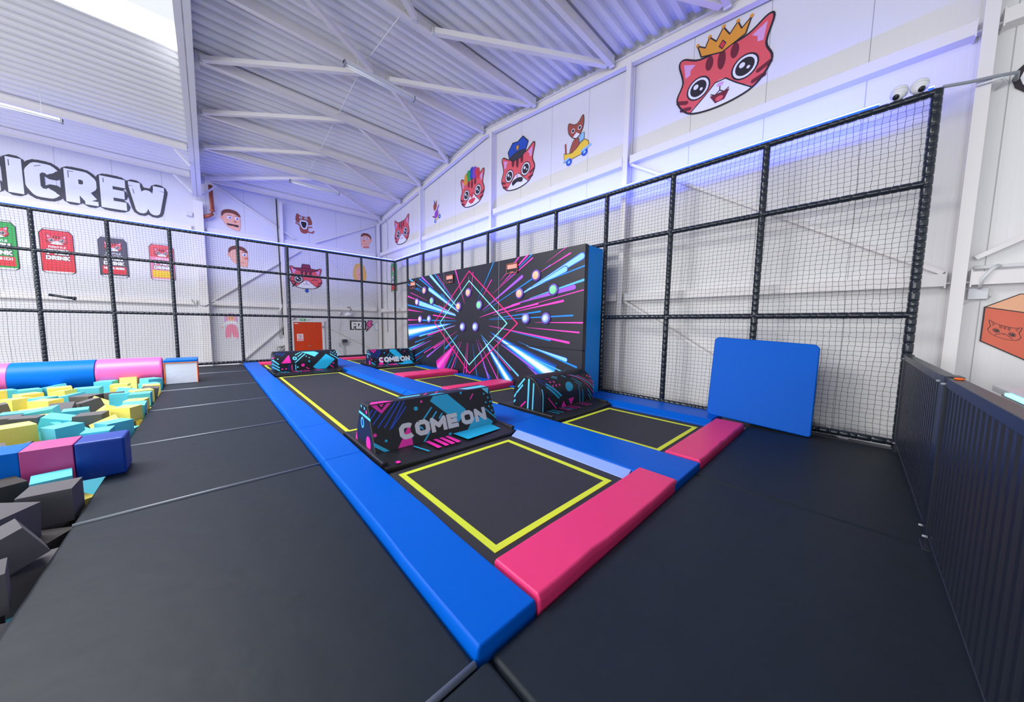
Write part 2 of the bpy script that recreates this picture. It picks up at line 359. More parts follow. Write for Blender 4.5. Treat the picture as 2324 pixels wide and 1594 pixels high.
def colm(x, y, z0, z1, w, d, face, label, nm='steel_column', group='steel wall columns'):
    g = G(); t = .014
    if face == 'x':    # front flange towards -x, web along x
        g.box(x, x + t, y - w / 2, y + w / 2, z0, z1, 'steel'); g.box(x + d - t, x + d, y - w / 2, y + w / 2, z0, z1, 'steel'); g.box(x + t, x + d - t, y - t / 2, y + t / 2, z0, z1, 'steel')
    else:
        g.box(x - w / 2, x + w / 2, y, y + t, z0, z1, 'steel'); g.box(x - w / 2, x + w / 2, y + d - t, y + d, z0, z1, 'steel'); g.box(x - t / 2, x + t / 2, y + t, y + d - t, z0, z1, 'steel')
    return tag(g.build(nm), label, 'column', group)
colm(-.085, 16.86, -.62, 5.86, .25, .33, 'y', 'tall wide white column under the end of the big rafter, on the back wall')
colm(2.44, 17.0, -.62, 6.5, .12, .19, 'y', 'slim white column on the back wall beside the black cable')
colm(6.52, 17.0, -.62, 6.5, .14, .19, 'y', 'white corner column where the two walls meet')
for y, nm in ((12.55, 'second white column from the far corner, between the plain cat and the small scooter sticker'), (8.0, 'white column on the right wall between the clown cat and the police cat'), (3.55, 'white column on the right wall between the yellow car sticker and the crowned cat'), (-.79, 'nearest white column on the right wall, where the grey cable ends')):
    colm(6.5, y, -.62, zb(y) - .08, .105, .195, 'x', nm)
# gable beam following the roof on the right wall
for a, b, nm in ((-1.9, 8.4, 'near'), (8.4, 17.1, 'far')):
    g = G(); ibeam(g, (6.6, a, zb(a) + .0), (6.6, b, zb(b) + .0), .12, .20, 'steel')
    tag(g.build('gable_beam'), 'white steel gable beam along the top of the right wall, %s slope' % nm, 'beam')
# wall girts: channel rails between the columns
cols = [-5.2, -.79, 3.55, 8.0, 12.55, 16.95]
wh = ['beyond the near column', 'behind the near end of the net fence', 'under the police cat and the yellow car sticker', 'under the clown cat', 'under the plain cat']
for z, lv in ((4.95, 'upper'), (2.11, 'lower')):
    for (a, b), nm in zip(zip(cols, cols[1:]), wh):
        g = G(); a2, b2 = a + .09, b - .09
        g.box(6.54, 6.55, a2, b2, z - .075, z + .075, 'steel'); g.box(6.55, 6.7, a2, b2, z - .075, z - .065, 'steel'); g.box(6.55, 6.7, a2, b2, z + .065, z + .075, 'steel')
        for y in (a2, b2): g.box(6.536, 6.7, y - .006, y + .006, z - .10, z + .10, 'steel'); g.box(6.57, 6.66, min(y, y + (.04 if y == b2 else -.04)), max(y, y + (.04 if y == b2 else -.04)), z - .05, z - .03, 'steel2')
        tag(g.build('wall_rail'), '%s white right wall rail %s' % (lv, nm), 'rail', 'wall rails')
for z, lv in ((4.9, 'upper'), (2.16, 'lower')):
    for a, b, nm in ((-14, -.3, 'left of the tall column'), (.12, 6.4, 'right of the tall column')):
        g = G(); g.box(a, b, 17.06, 17.07, z - .085, z + .085, 'steel'); g.box(a, b, 17.07, 17.2, z - .085, z - .075, 'steel'); g.box(a, b, 17.07, 17.2, z + .075, z + .085, 'steel')
        tag(g.build('wall_rail'), '%s white wall rail on the back wall %s' % (lv, nm), 'rail', 'wall rails')
# roof bracing chevrons
mid = {8.4: 'ridge purlin', 10.45: 'purlin just behind the ridge', 12.5: 'second purlin from the back wall', 14.4: 'first purlin from the back wall', 6.2: 'first purlin near the camera', 3.95: 'second purlin near the camera'}
for a, b in ((8.4, 10.45), (8.4, 6.2), (10.45, 12.5), (12.5, 14.4), (14.4, 16.75), (6.2, 3.95), (3.95, 1.83)):
    s = 1 if b > a else -1
    for x0, x1, sd in ((3.12, .16, 'left'), (3.55, 6.45, 'right')):
        g = G(); p = V((x0, a + s * .07, zb(a) + .05)); q = V((x1, b - s * .08, zb(b) + .05)); g.bar(p, q, .10, .10, 'steel')
        g.box(x0 - .06, x0 + .06, min(p.y, p.y - s * .05), max(p.y, p.y - s * .05), p.z - .06, p.z + .06, 'steel2')
        tag(g.build('roof_brace'), 'white roof brace from mid %s running %s, %s' % (mid[a].replace(' from the back wall', ' from the back'), sd, 'backwards' if s > 0 else 'forwards'), 'brace', 'roof braces')
for i, (a, b) in enumerate(((8.4, 10.45), (10.45, 12.5), (12.5, 14.4), (8.4, 6.2), (6.2, 3.95))):
    g = G(); g.tube([(2.95, a, zb(a) + .12), (2.95, b, zb(b) + .12)], .012, 'steel2', 6)
    tag(g.build('tie_rod'), 'thin tie rod, %s to %s' % (mid[a].replace(' from the back wall', ' from back'), mid.get(b, 'next purlin').replace(' from the back wall', ' from back')), 'rod', 'roof tie rods')
# knee braces at the tall column
for p, q, nm in (((-.52, 14.85, 6.78), (-.2, 14.95, 6.42), 'left of the rafter at the purlin end'), ((-.66, 16.74, 6.57), (-.2, 16.78, 6.08), 'left of the tall column at the eaves'), ((.44, 16.74, 6.5), (.03, 16.78, 6.04), 'right of the tall column at the eaves')):
    g = G(); g.bar(p, q, .05, .05, 'steel'); tag(g.build('knee_brace'), 'short white knee brace %s' % nm, 'brace', 'knee braces')
# wall bracing
def wbrace(p, q, lab, w=.09):
    g = G(); g.bar(p, q, w, .05, 'steel'); tag(g.build('wall_brace'), lab, 'brace', 'wall braces')
wbrace((.25, 17.12, 6.72), (2.9, 17.12, 5.09), 'white diagonal wall brace above the angry man sticker')
wbrace((3.7, 17.12, 5.07), (6.4, 17.12, 6.42), 'white diagonal wall brace rising right to the far corner, above the smiling man sticker')
wbrace((.1, 17.12, 2.2), (3.1, 17.12, 4.62), 'white diagonal wall brace behind the net, crossing left of the hatted cat', .07)
wbrace((3.9, 17.14, 4.6), (6.45, 17.14, 2.2), 'thin white wall brace behind the net beside the woman sticker', .04)
wbrace((.5, 17.12, -.55), (2.8, 17.12, 1.7), 'white diagonal wall brace behind the net, left of the red door', .07)
wbrace((4.05, 17.14, 1.3), (6.5, 17.14, -.05), 'thin white wall brace behind the net, right of the red door', .04)
wbrace((6.63, 3.47, 4.87), (6.63, -.68, 2.2), 'long white wall brace sloping down behind the near net towards the near column')
wbrace((6.63, 3.47, 2.02), (6.63, -.6, -.45), 'long white wall brace low behind the near net and the blue mat')
wbrace((6.63, -.9, 2.35), (6.63, -3.5, 4.0), 'white wall brace rising to the right edge beyond the near column')

# lamps
def lamp(x0, x1, y, z, label):
    t = thing('strip_lamp', label, 'lamp', ((x0 + x1) / 2, y, z), 'strip lamps under the roof')
    g = G(); g.hexa([(x0, y - .05, z + .05), (x1, y - .05, z + .05), (x1, y + .05, z + .05), (x0, y + .05, z + .05)], [(x0, y - .035, z + .11), (x1, y - .035, z + .11), (x1, y + .035, z + .11), (x0, y + .035, z + .11)], 'white'); g.build('housing', t)
    for s in (-1, 1):
        g = G(); g.tube([(x0 + .03, y + s * .03, z + .025), (x1 - .03, y + s * .03, z + .025)], .016, 'glass', 10); g.build('tube', t, smooth=True)
    for x in (x0, x1 - .03):
        g = G(); g.box(x, x + .03, y - .055, y + .055, z, z + .11, 'grey'); g.build('end_cap', t)
    for x in (x0 + .3, x1 - .3):
        g = G(); zt = zb(y) + .2; g.tube([(x, y, z + .1), (x, y, zt)], .006, 'steel2', 6); g.build('hanger', t)
lamp(2.43, 4.10, 8.12, 7.13, 'long white strip lamp hanging under the ridge purlin')
lamp(2.34, 3.97, 14.2, 6.44, 'white strip lamp hanging near the back wall')
lamp(-4.0, -2.42, 13.9, 6.33, 'white strip lamp in the left roof bay above the wall lettering')

# ================================================================ NET FENCES
def netmesh(g, fn, ulen, z0, z1, cell=.0625, w=.0019):
    nu, nz = int(ulen / cell), int((z1 - z0) / cell); rnd = random.Random(3)
    J = [[(rnd.uniform(-.006, .006), rnd.uniform(-.006, .006)) for _ in range(nz + 1)] for _ in range(nu + 1)]
    P = lambda i, k: (i * cell + J[i][k][0] + .012 * math.sin(k * .21 + i * .05), z0 + k * cell + J[i][k][1])
    def strand(pts):
        vs = []; fs = []
        for (u, z) in pts:
            if pts is None: continue
            vs += [(u - hw * ax, z - hw * (1 - ax), -hw), (u + hw * ax, z + hw * (1 - ax), -hw), (u, z, hw)]
        n = len(pts)
        for i in range(n - 1):
            for k in range(3): fs.append((i * 3 + k, i * 3 + (k + 1) % 3, i * 3 + 3 + (k + 1) % 3, i * 3 + 3 + k))
        g.mesh([fn(a, b, c) for a, b, c in vs], fs, 'net')
    hw = w
    ax = 1
    for i in range(nu + 1): strand([P(i, k) for k in range(nz + 1)])
    ax = 0
    for k in range(nz + 1): strand([P(i, k) for i in range(nu + 1)])
RY = [-.45, 1.11, 2.45, 3.785, 5.16, 6.48, 7.79, 9.145, 10.49, 11.81, 13.2]
XF, YF, R0 = 6.26, 14.5, .047
ZR = (.075, 1.68, 3.225, 4.245)
t = thing('net_fence', 'black padded net fence along the right wall, up to the far corner', 'net fence', (XF, 7, 0))
for y in RY + [YF]:
    g = G(); g.sleeve((XF, y, 0), (XF, y, 4.27), R0, 'tube'); g.build('post', t, smooth=True)
for z in ZR:
    g = G(); g.sleeve((XF, -.45, z), (XF, YF, z), R0 * .93, 'tube', 10); g.build('rail', t, smooth=True)
g = G(); netmesh(g, lambda u, z, h: (XF + .035 + h, -.43 + u, z), 14.9, .08, 4.24); g.build('net', t)
BX = [-5.5, -4.35, -3.17, -1.95, -.75, .83, 2.22, 3.53, 4.82]
t = thing('net_fence', 'black padded net fence in front of the back wall, from the far corner leftwards', 'net fence', (0, YF, 0))
for x in BX:
    g = G(); g.sleeve((x, YF, 0), (x, YF, 4.27), R0, 'tube'); g.build('post', t, smooth=True)
for z in ZR:
    g = G(); g.sleeve((-5.6, YF, z), (XF - .05, YF, z), R0 * .93, 'tube', 8); g.build('rail', t, smooth=True)
g = G(); netmesh(g, lambda u, z, h: (-5.6 + u, YF + .035 + h, z), 11.8, .08, 4.24); g.build('net', t)
g = G(); g.tube([(-3.0, 14.48, 2.1), (-2.6, 14.36, 2.03)], .035, 'tube', 10); g.tube([(-2.6, 14.36, 2.03), (-2.57, 14.35, 2.025)], .05, 'tube', 10)
tag(g.build('padded_stub', smooth=True), 'short black padded tube sticking out of the back net fence at the left', 'tube')
def ledstrip(p, q, label, d):
    t = thing('led_strip', label, 'led strip', p); g = G(); g.bar(p, q, .05, .05, 'ledglow'); g.build('blue_housing', t)
    g = G(); d = V(d) * .026 + V((0, 0, .010)); g.bar(V(p) + d, V(q) + d, .010, .014, 'ledcore'); g.build('light_core', t)
ledstrip((XF, .0, 4.298), (XF, 14.4, 4.298), 'glowing blue led strip on the top rail of the right net fence', (-1, 0, 0))
ledstrip((XF, -.42, 4.298), (XF, -.38, 4.298), 'short end of glowing blue led strip beside the two cameras at the near post', (-1, 0, 0))
ledstrip((-5.5, YF, 4.298), (6.15, YF, 4.298), 'glowing blue led strip on the top rail of the back net fence', (0, -1, 0))
g = G(); g.tube([(XF, -.49, 4.28), (6.42, -.68, 4.31), (6.48, -.86, 4.31), (6.5, -1.0, 4.29), (6.66, -1.02, 4.28)], .018, 'grey', 8)
tag(g.build('cable', smooth=True), 'grey cable from the top of the near fence post to the wall column', 'cable')
g = G(); g.tube([(6.47, -.74, 4.27), (6.47, -.9, 4.27), (6.6, -.95, 4.27), (6.68, -.9, 4.25)], .012, 'white', 8)
tag(g.build('conduit_bracket', smooth=True), 'white bent conduit round the near column under the grey cable', 'conduit')
def cctv(y, label, dy):
    c = V((XF - .02, y, 4.345)); t = thing('security_camera', label, 'camera', c, 'white security cameras')
    u = V((.45, -.05, .85)).normalized()      # mounting axis, base up and back
    g = G(); g.tube([c + u * .062, c + u * .058, c + u * .026], [.060, .074, .076], 'white', 24); g.build('base', t, smooth=True)
    g = G(); g.tube([c + u * .026, c + u * .018], [.068, .068], 'dark', 24); g.tube([c + u * .018, c + u * .0, c - u * .02], [.075, .074, .055], 'white', 24); g.build('collar', t, smooth=True)
    g = G(); pts = []; rs = []; d = V((-.72, dy, -.55)).normalized(); e = c - u * .012
    for k in range(11): a = PI * k / 10; pts.append(e + d * (-.058 * math.cos(a))); rs.append(max(.002, .060 * math.sin(a)))
    g.tube(pts, rs, 'white', 22); b = g.build('ball', t, smooth=True)
    g = G(); g.tube([e + d * .044, e + d * .060, e + d * .062], [.032, .028, .002], 'dark', 18); g.build('lens', t, smooth=True)
cctv(-.155, 'left of the two white dome cameras on the near end of the net fence', .42)
cctv(-.31, 'right of the two white dome cameras, next to the near corner post', -.35)
# ================================================================ FLOOR, MATS, PADS, BEDS
g = G()
for x0, x1, y0, y1 in ((-.78, 6.64, -7, 1.0), (-.78, .82, 1.0, 14.7), (.82, 6.64, 1.0, 14.7)): g.box(x0, x1, y0, y1, -.62, -.075, 'ply')
struct(g.build('trim_1'))       # the raised deck that carries mats and trampolines
def mat_pad(x0, x1, y0, y1, label, z1=0, m='blackmat', nm='floor_mat', cat='mat', grp='black floor mats'):
    g = G(); g.box(x0 + .003, x1 - .003, y0 + .003, y1 - .003, z1 - .07, z1, m)
    return tag(g.build(nm, bevel=.028, seg=3), label, cat, grp)
ys = [-1.5, 1.04, 3.78, 5.77, 7.80, 9.85, 12.45, 14.42]
lb = ['nearest black floor mat at the bottom left corner of the pads', 'big black floor mat beside the near end of the long blue pad and the pit', 'black floor mat beside the square beam end', 'black floor mat just past the square beam, beside the pit', 'black floor mat midway along the pit edge', 'black floor mat beside the white block', 'furthest black floor mat in front of the back net']
mat_pad(-.80, .855, -1.6, 1.04, lb[0])
for i in range(1, 7):
    o = mat_pad(-.80, .80, ys[i], ys[i + 1], lb[i])
    g = G(); g.tube([(-.79, ys[i] + .012, -.006), (0, ys[i] + .012, -.002), (.79, ys[i] + .012, -.006)], .016, 'welt', 8); g.build('seam_sheen_strip', o, smooth=True)  # lighter strip along each seam paints the sheen of the rounded mat edge
mat_pad(.86, 3.55, -.515, 1.04, 'black floor mat in front of the near pink pad')
mat_pad(3.55, 6.20, -.515, 1.04, 'black floor mat in the corner by the blue mat and the barrier')
mat_pad(.86, 6.6, -1.9, -.52, 'black floor mat behind the barrier')
def pad(x0, x1, y0, y1, z, m, label, nm='edge_pad', slope=None, z0=-.06, grp='trampoline edge pads', bevel=.014):
    """padded cover; slope = (dx at -x side, dx at +x side) pulls the top edge in"""
    a, b = slope or (0.012, 0.012); g = G(); n = 14 if y1 - y0 > x1 - x0 else 1
    rnd = random.Random(int(x0 * 100 + y0 * 10)); rows = []; N = max(2, int((y1 - y0) / .35)) if y1 - y0 > .8 else 2
    for i in range(N + 1):
        y = y0 + (y1 - y0) * i / N; j = 0 if i in (0, N) else rnd.uniform(-.006, .006)
        rows.append([(x0, y, z0), (x0 + j, y, max(z0 + .005, 0) if a > .05 else z * .3), (x0 + a + j, y, z + j * .5), (x1 - b + j, y, z + j * .5), (x1 + j, y, max(z0 + .005, 0) if b > .05 else z * .3), (x1, y, z0)])
    vs = [p for r in rows for p in r]; fs = []
    for i in range(N):
        for k in range(5): fs.append((i * 6 + k, i * 6 + k + 1, i * 6 + 7 + k, i * 6 + 6 + k))
        fs.append((i * 6 + 5, i * 6, i * 6 + 6, i * 6 + 11))
    fs += [tuple(range(5, -1, -1)), tuple(range(N * 6, N * 6 + 6))]
    g.mesh(vs, fs, m); return tag(g.build(nm, bevel=bevel, seg=3, angle=25), label, 'pad', grp)
seg = [1.05, 3.69, 5.06, 7.9, 10.7, 14.32]
nm = ['nearest blue edge pad, pointing at the camera', 'blue edge pad left of the near lettered block', 'blue edge pad left of the middle of the long trampoline', 'blue edge pad left of the far end of the long trampoline', 'furthest blue edge pad, left of the far rounded bolster']
for a, b, l in zip(seg, seg[1:], nm): pad(.80, 1.195, a, b, .062, 'blue', l)
seg = [1.035, 3.35, 6.5, 10.4, 14.32]
nm = ['near blue centre pad between the two front trampolines', 'blue centre pad beside the near rounded bolster', 'blue centre pad beside the pink pads', 'far blue centre pad ending at the back net']
for i, (a, b, l) in enumerate(zip(seg, seg[1:], nm)):
    o = pad(3.03, 3.755, a, b, .062, 'blue', l, slope=(.012, .012))
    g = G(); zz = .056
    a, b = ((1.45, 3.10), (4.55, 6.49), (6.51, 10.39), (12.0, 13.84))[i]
    g.hexa([(2.925, a, -.02), (3.035, a, zz - .02), (3.035, b, zz - .02), (2.925, b, -.02)], [(2.925, a, -.008), (3.035, a, zz), (3.035, b, zz), (2.925, b, -.008)], 'sheenblue' if i == 0 else 'blue')  # near flap is paler: the sheen on the slope is painted into its colour
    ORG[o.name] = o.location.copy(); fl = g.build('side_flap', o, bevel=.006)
    if i == 0: fl['label'] = 'blue side flap with painted sheen'
pad(5.48, 6.2, 1.43, 3.75, .075, 'blue', 'wrinkled blue edge pad between the right trampoline and the net fence', slope=(.13, .012))
for a, b, l in ((4.45, 5.65, 'between the bolster and first pink strip'), (6.23, 8.09, 'between the two pink strips'), (8.75, 10.58, 'from the further pink strip to the far block'), (12.0, 13.85, 'beyond the far block')):
    pad(5.24, 5.505, a, b, .012, 'blue', 'blue pad at the game wall foot ' + l, slope=(.03, .012))
def padx(x0, x1, y0, y1, z, label, zl=None, m='pink'):
    """pink cover running across; zl = height of the left end"""
    g = G(); N = max(2, int((x1 - x0) / .16)); rows = []; rnd = random.Random(int(x0 * 31 + y0 * 7)); zl = z if zl is None else zl
    for i in range(N + 1):
        x = x0 + (x1 - x0) * i / N; j = 0 if i in (0, N) else rnd.uniform(-.007, .007); zz = zl + (z - zl) * i / N + j * .4
        rows.append([(x, y0, -.06), (x, y0 + j, zz - .03), (x, y0 + .016 + j, zz), (x, y1 - .016, zz), (x, y1, zz - .03), (x, y1, -.06)])
    vs = [p for r in rows for p in r]; fs = []
    for i in range(N):
        for k in range(5): fs.append((i * 6 + k, i * 6 + 6 + k, i * 6 + 7 + k, i * 6 + k + 1))
        fs.append((i * 6 + 5, i * 6 + 11, i * 6 + 6, i * 6))
    fs += [tuple(range(6)), tuple(range(N * 6 + 5, N * 6 - 1, -1))]
    g.mesh(vs, fs, m); return tag(g.build('edge_pad', bevel=.013, seg=3, angle=25), label, 'pad', 'trampoline edge pads')
padx(1.20, 3.11, 1.035, 1.415, .082, 'near pink edge pad at the front of the left trampolines')
padx(3.758, 5.72, 1.035, 1.415, .082, 'pink edge pad at the front of the right trampoline, against the blue mat')
padx(3.70, 5.40, 5.66, 6.22, .10, 'pink edge pad across the right row, nearer of the two at the game wall')
padx(3.70, 5.40, 8.10, 8.74, .10, 'pink edge pad across the right row, further of the two at the game wall')
padx(1.20, 2.92, 13.86, 14.32, .06, 'far pink edge pad behind the far rounded bolster')
padx(3.76, 5.24, 13.86, 14.32, .06, 'far pink edge pad behind the far lettered block')
def bed(x0, x1, y0, y1, label, a=.115):
    t = thing('trampoline', label, 'trampoline', ((x0 + x1) / 2, (y0 + y1) / 2, -.012), 'trampolines')
    g = G(); g.box(x0 - a - .02, x1 + a + .02, y0 - a - .02, y1 + a + .02, -.03, -.012, 'bed'); g.build('jump_bed', t)
    g = G(); w = .055; z = -.0085
    for q in ((x0, x1, y0, y0 + w), (x0, x1, y1 - w, y1), (x0, x0 + w, y0 + w, y1 - w), (x1 - w, x1, y0 + w, y1 - w)): g.box(*q, -.012, z, 'yellow')
    g.build('yellow_line', t)
bed(1.31, 2.80, 1.53, 3.02, 'near left trampoline with yellow square, behind the near pink pad')
bed(1.31, 2.80, 4.70, 10.51, 'long trampoline with yellow outline between the two left blocks')
bed(1.31, 2.80, 12.2, 13.74, 'far left trampoline behind the far rounded bolster')
bed(3.92, 5.30, 1.53, 3.02, 'near right trampoline with yellow square, in front of the near rounded bolster')
bed(3.92, 5.20, 4.40, 5.51, 'trampoline between the near rounded bolster and the first pink strip')
bed(3.92, 5.20, 6.40, 7.98, 'trampoline between the two pink strips at the game wall')
bed(3.92, 5.20, 8.90, 10.45, 'trampoline between the further pink strip and the far lettered block')
bed(3.92, 5.20, 12.2, 13.74, 'far right trampoline behind the far lettered block')

# ================================================================ DIVIDERS
def skirt(t, x0, x1, ya, yb, y0, y1):
    """black padded skirt around a divider foot; outer y0..y1, inner ya..yb"""
    for (a, b), nm in (((y0, ya), 0), ((y1, yb), 1)):
        g = G(); N = 9; rnd = random.Random(int(a * 9)); top = []
        for i in range(N + 1):
            x = x0 - .05 + (x1 - x0 + .1) * i / N; s = abs(i / N - .5) * 2
            sag = .035 * s ** 2
            top.append((x, a, .02 + sag * .6 + rnd.uniform(-.004, .004), b, .075 + rnd.uniform(-.004, .004)))
        vs = []
        for x, p, zp, q, zq in top: vs += [(x, p, zp - .045), (x, p, zp), (x, q, zq), (x, q, zq - .05)]
        fs = []
        for i in range(N):
            for k in range(4): fs.append((i * 4 + k, i * 4 + (k + 1) % 4, i * 4 + 4 + (k + 1) % 4, i * 4 + 4 + k))
        fs += [(0, 1, 2, 3), (N * 4 + 3, N * 4 + 2, N * 4 + 1, N * 4)]
        g.mesh(vs, fs, 'skirt'); g.build('skirt_flap', t, bevel=.008, angle=25)
    for x in (x0 - .06, x1 + .005):
        g = G(); g.box(x, x + .055, y0 + .06, y1 - .06, -.02, .085, 'skirt'); g.build('skirt_flap', t, bevel=.012)
def come_on(x0, dy, label, L=1.75):
    x1 = x0 + L; ku = L / 1.7; L = 1.70
    t = thing('divider_block', label, 'soft block', ((x0 + x1) / 2, 3.8 + dy, .03), 'black printed divider blocks')
    g = G(); a, b, c, d = 3.47 + dy, 3.68 + dy, 3.92 + dy, 4.13 + dy; z0, z1 = .05, .57
    g.prism([(a, z0), (b, z1), (c, z1), (d, z0)], x0, x1, 'black'); body = g.build('foam_body', t, bevel=.02, seg=3)
    k = .5608; sy, sz = .21 / k, .52 / k
    front = lambda u, v, h: (x0 + u * ku, a + v * sy - h * sz - .0006, z0 + v * sz + h * sy)
    tp = lambda u, v, h: (x0 + u * ku, b + v, z1 + .0006 + h)
    g = G(); A = Art(g, front, step=.0002, box=(.005, L - .005, .012, .552))
    A.poly([(.74, .495), (.81, .57), (.98, .57), (1.23, .30), (1.086, .154), (1.005, .225)], 'cyan')
    A.poly([(1.33, .175), (1.515, .15), (1.625, .06), (1.57, -.01), (1.148, -.01)], 'cyan', False)
    A.poly([(.43, .275), (.43, .0), (.235, .0)], 'mag', False)
    A.poly([(.03, .56), (.136, .444), (.295, .58)], 'mag', False)
    A.poly([(.085, .57), (.14, .485), (.225, .57)], 'black')
    A.poly([(.115, .57), (.145, .515), (.19, .57)], 'mag')
    for p in ([(.043, .50), (-.01, .44)], [(.085, .49), (0, .39)], [(.13, .449), (.027, .341)], [(.32, .56), (.074, .30)], [(.362, .55), (.142, .282)], [(.413, .543), (.2, .25)]): A.stroke(p, .014, 'dblue', lift=False, round_=2)
    A.stroke([(.423, .477), (.22, .262)], .014, 'dblue', lift=False, round_=2)
    for p in ([(.74, .41), (.601, .276)], [(.795, .346), (.642, .199)], [(.868, .311), (.82, .262)], [(.658, .117), (.559, .012)]): A.stroke(p, .019, 'cyan', lift=False, round_=2)
    for c_, r_, m_ in (((.54, .433), .026, 'cyan'), ((.625, .507), .016, 'mag'), ((.137, .135), .015, 'cyan'), ((.03, .222), .02, 'mag'), ((.925, .03), .022, 'cyan'), ((1.204, .535), .018, 'cyan')): A.circle(c_, r_, m_, lift=False)
    A.circle((.542, .168), .045, 'cyan', lift=False); A.circle((.552, .158), .026, 'black')
    A.stroke([(1.392, .495), (1.333, .429)], .018, 'mag', round_=2)
    for c_ in ((1.631, .406), (1.70, .406), (1.578, .343), (1.655, .342), (1.615, .277), (1.68, .277), (1.65, .213), (1.685, .147), (1.69, .338), (1.69, .47), (1.575, .47)): A.circle(c_, .0145, 'cyan', lift=False)
    A.stroke([(1.538, .26), (1.69, .095)], .018, 'cyan', lift=False); A.stroke([(-.02, .145), (.154, .0)], .036, 'cyan', lift=False)
    A.poly([(1.36, .58), (1.69, .58), (1.65, .46), (1.56, .55)], 'lcyan', False)
    A.l += 2; text(A, 'COME', .30, .10, .185, .77, 'silver', t=.30, gap=.14); text(A, 'ON', 1.13, .10, .185, .40, 'silver', t=.30, gap=.14)
    g.build('printed_pattern', body); g = G(); B = Art(g, tp, step=.0002, box=(.03, L - .03, .02, .22))
    B.poly([(.03, .02), (.30, .02), (.22, .10), (.08, .12)], 'mag'); B.poly([(.09, .02), (.21, .02), (.18, .06), (.11, .07)], 'mag')
    B.poly([(.42, .10), (.66, .10), (.70, .15), (.40, .16)], 'lcyan'); B.poly([(.74, .02), (.98, .02), (.93, .07), (.83, .08)], 'cyan'); B.stroke([(.72, .10), (.80, .17)], .02, 'mag'); B.stroke([(.88, .10), (.96, .17)], .02, 'mag')
    B.poly([(1.33, .02), (1.68, .02), (1.66, .16), (1.25, .14)], 'lcyan'); B.stroke([(1.1, .17), (1.45, .05)], .016, 'mag')
    g.build('printed_pattern', body); g = G(); S = Art(g, lambda u, v, h: (x0 - .0006 - h, d - u, z0 + v), step=.0002)      # left end
    S.stroke([(.17, .40), (.54, .37)], .03, 'lcyan'); S.circle((.28, .29), .05, 'lcyan', ry=.065); S.circle((.28, .29), .03, 'navy', ry=.045)
    S.circle((.46, .085), .07, 'mag', ry=.085); S.poly([(.02, .02), (.10, .02), (.08, .14)], 'mag'); S.circle((.26, .48), .018, 'lcyan'); S.circle((.36, .47), .018, 'lcyan'); S.circle((.42, .44), .022, 'mag')
    g.build('printed_pattern', body)
    skirt(t, x0 + .02, x1, a + .01, d - .01, 3.12 + dy, 4.5 + dy)
    g = G(); sk = lambda u, v, h: (x0 + u * ku, 3.13 + dy + v, .046 + v * .118 + h); P = Art(g, sk, step=.0002)
    for u in (.56, .66, .74, .82): P.poly([(u, .31), (u + .05, .31), (u + .10, .10), (u + .045, .09)], 'mag')
    P.poly([(.95, .33), (1.56, .33), (1.58, .14), (1.02, .10)], 'cyan'); P.stroke([(.40, .28), (.49, .08)], .022, 'cyan'); P.circle((.12, .04), .025, 'mag')
    g.build('printed_pattern', t)
come_on(1.25, 0, 'black divider block reading COME ON between the two near left trampolines')
come_on(3.90, 7.48, 'black divider block reading COME ON at the far end, by the game wall', 1.52)
def arch_uv(yc, r=.33, zs=.30, z0=.05):
    def f(x0):
        def fn(u, s, h):
            if s < zs - z0: return (u, yc - r - h - .001, z0 + s)
            a = (s - (zs - z0)) / r; rr = r + h + .001
            return (u, yc - rr * math.cos(a), zs + rr * math.sin(a))
        return fn
    return f(0)
def bolster(x0, x1, yc, label, art, end):
    t = thing('rounded_bolster', label, 'soft block', ((x0 + x1) / 2, yc, .03), 'black printed divider blocks')
    r = .33; prof = [(yc - r, .05)] + [(yc - r * math.cos(PI * k / 28), .30 + r * math.sin(PI * k / 28)) for k in range(29)] + [(yc + r, .05)]
    g = G(); g.prism(prof, x0, x1, 'black'); body = g.build('foam_body', t, bevel=.018, seg=3, angle=50)
    g = G(); A = Art(g, arch_uv(yc), step=.0002, cut=.04); art(A); g.build('printed_pattern', body); g = G()
    S = Art(g, lambda u, v, h: (x0 - .001 - h, yc + r - u, .05 + v), step=.0002); end(S)
    g.build('printed_pattern', body)
    skirt(t, x0 + .0, x1 - .0, yc - r + .01, yc + r - .01, yc - .68, yc + .68)
    g = G(); P = Art(g, lambda u, v, h: (x0 + u, yc - .66 + v, .048 + v * .118 + h), step=.0002)
    for u, m in ((.12, 'cyan'), (.22, 'cyan'), (.42, 'mag'), (.50, 'cyan'), (.60, 'mag'), (.70, 'mag'), (.95, 'mag'), (1.05, 'mag')): P.stroke([(u, .30), (u + .10, .12)], .022, m)
    g.build('printed_pattern', t)
    return t
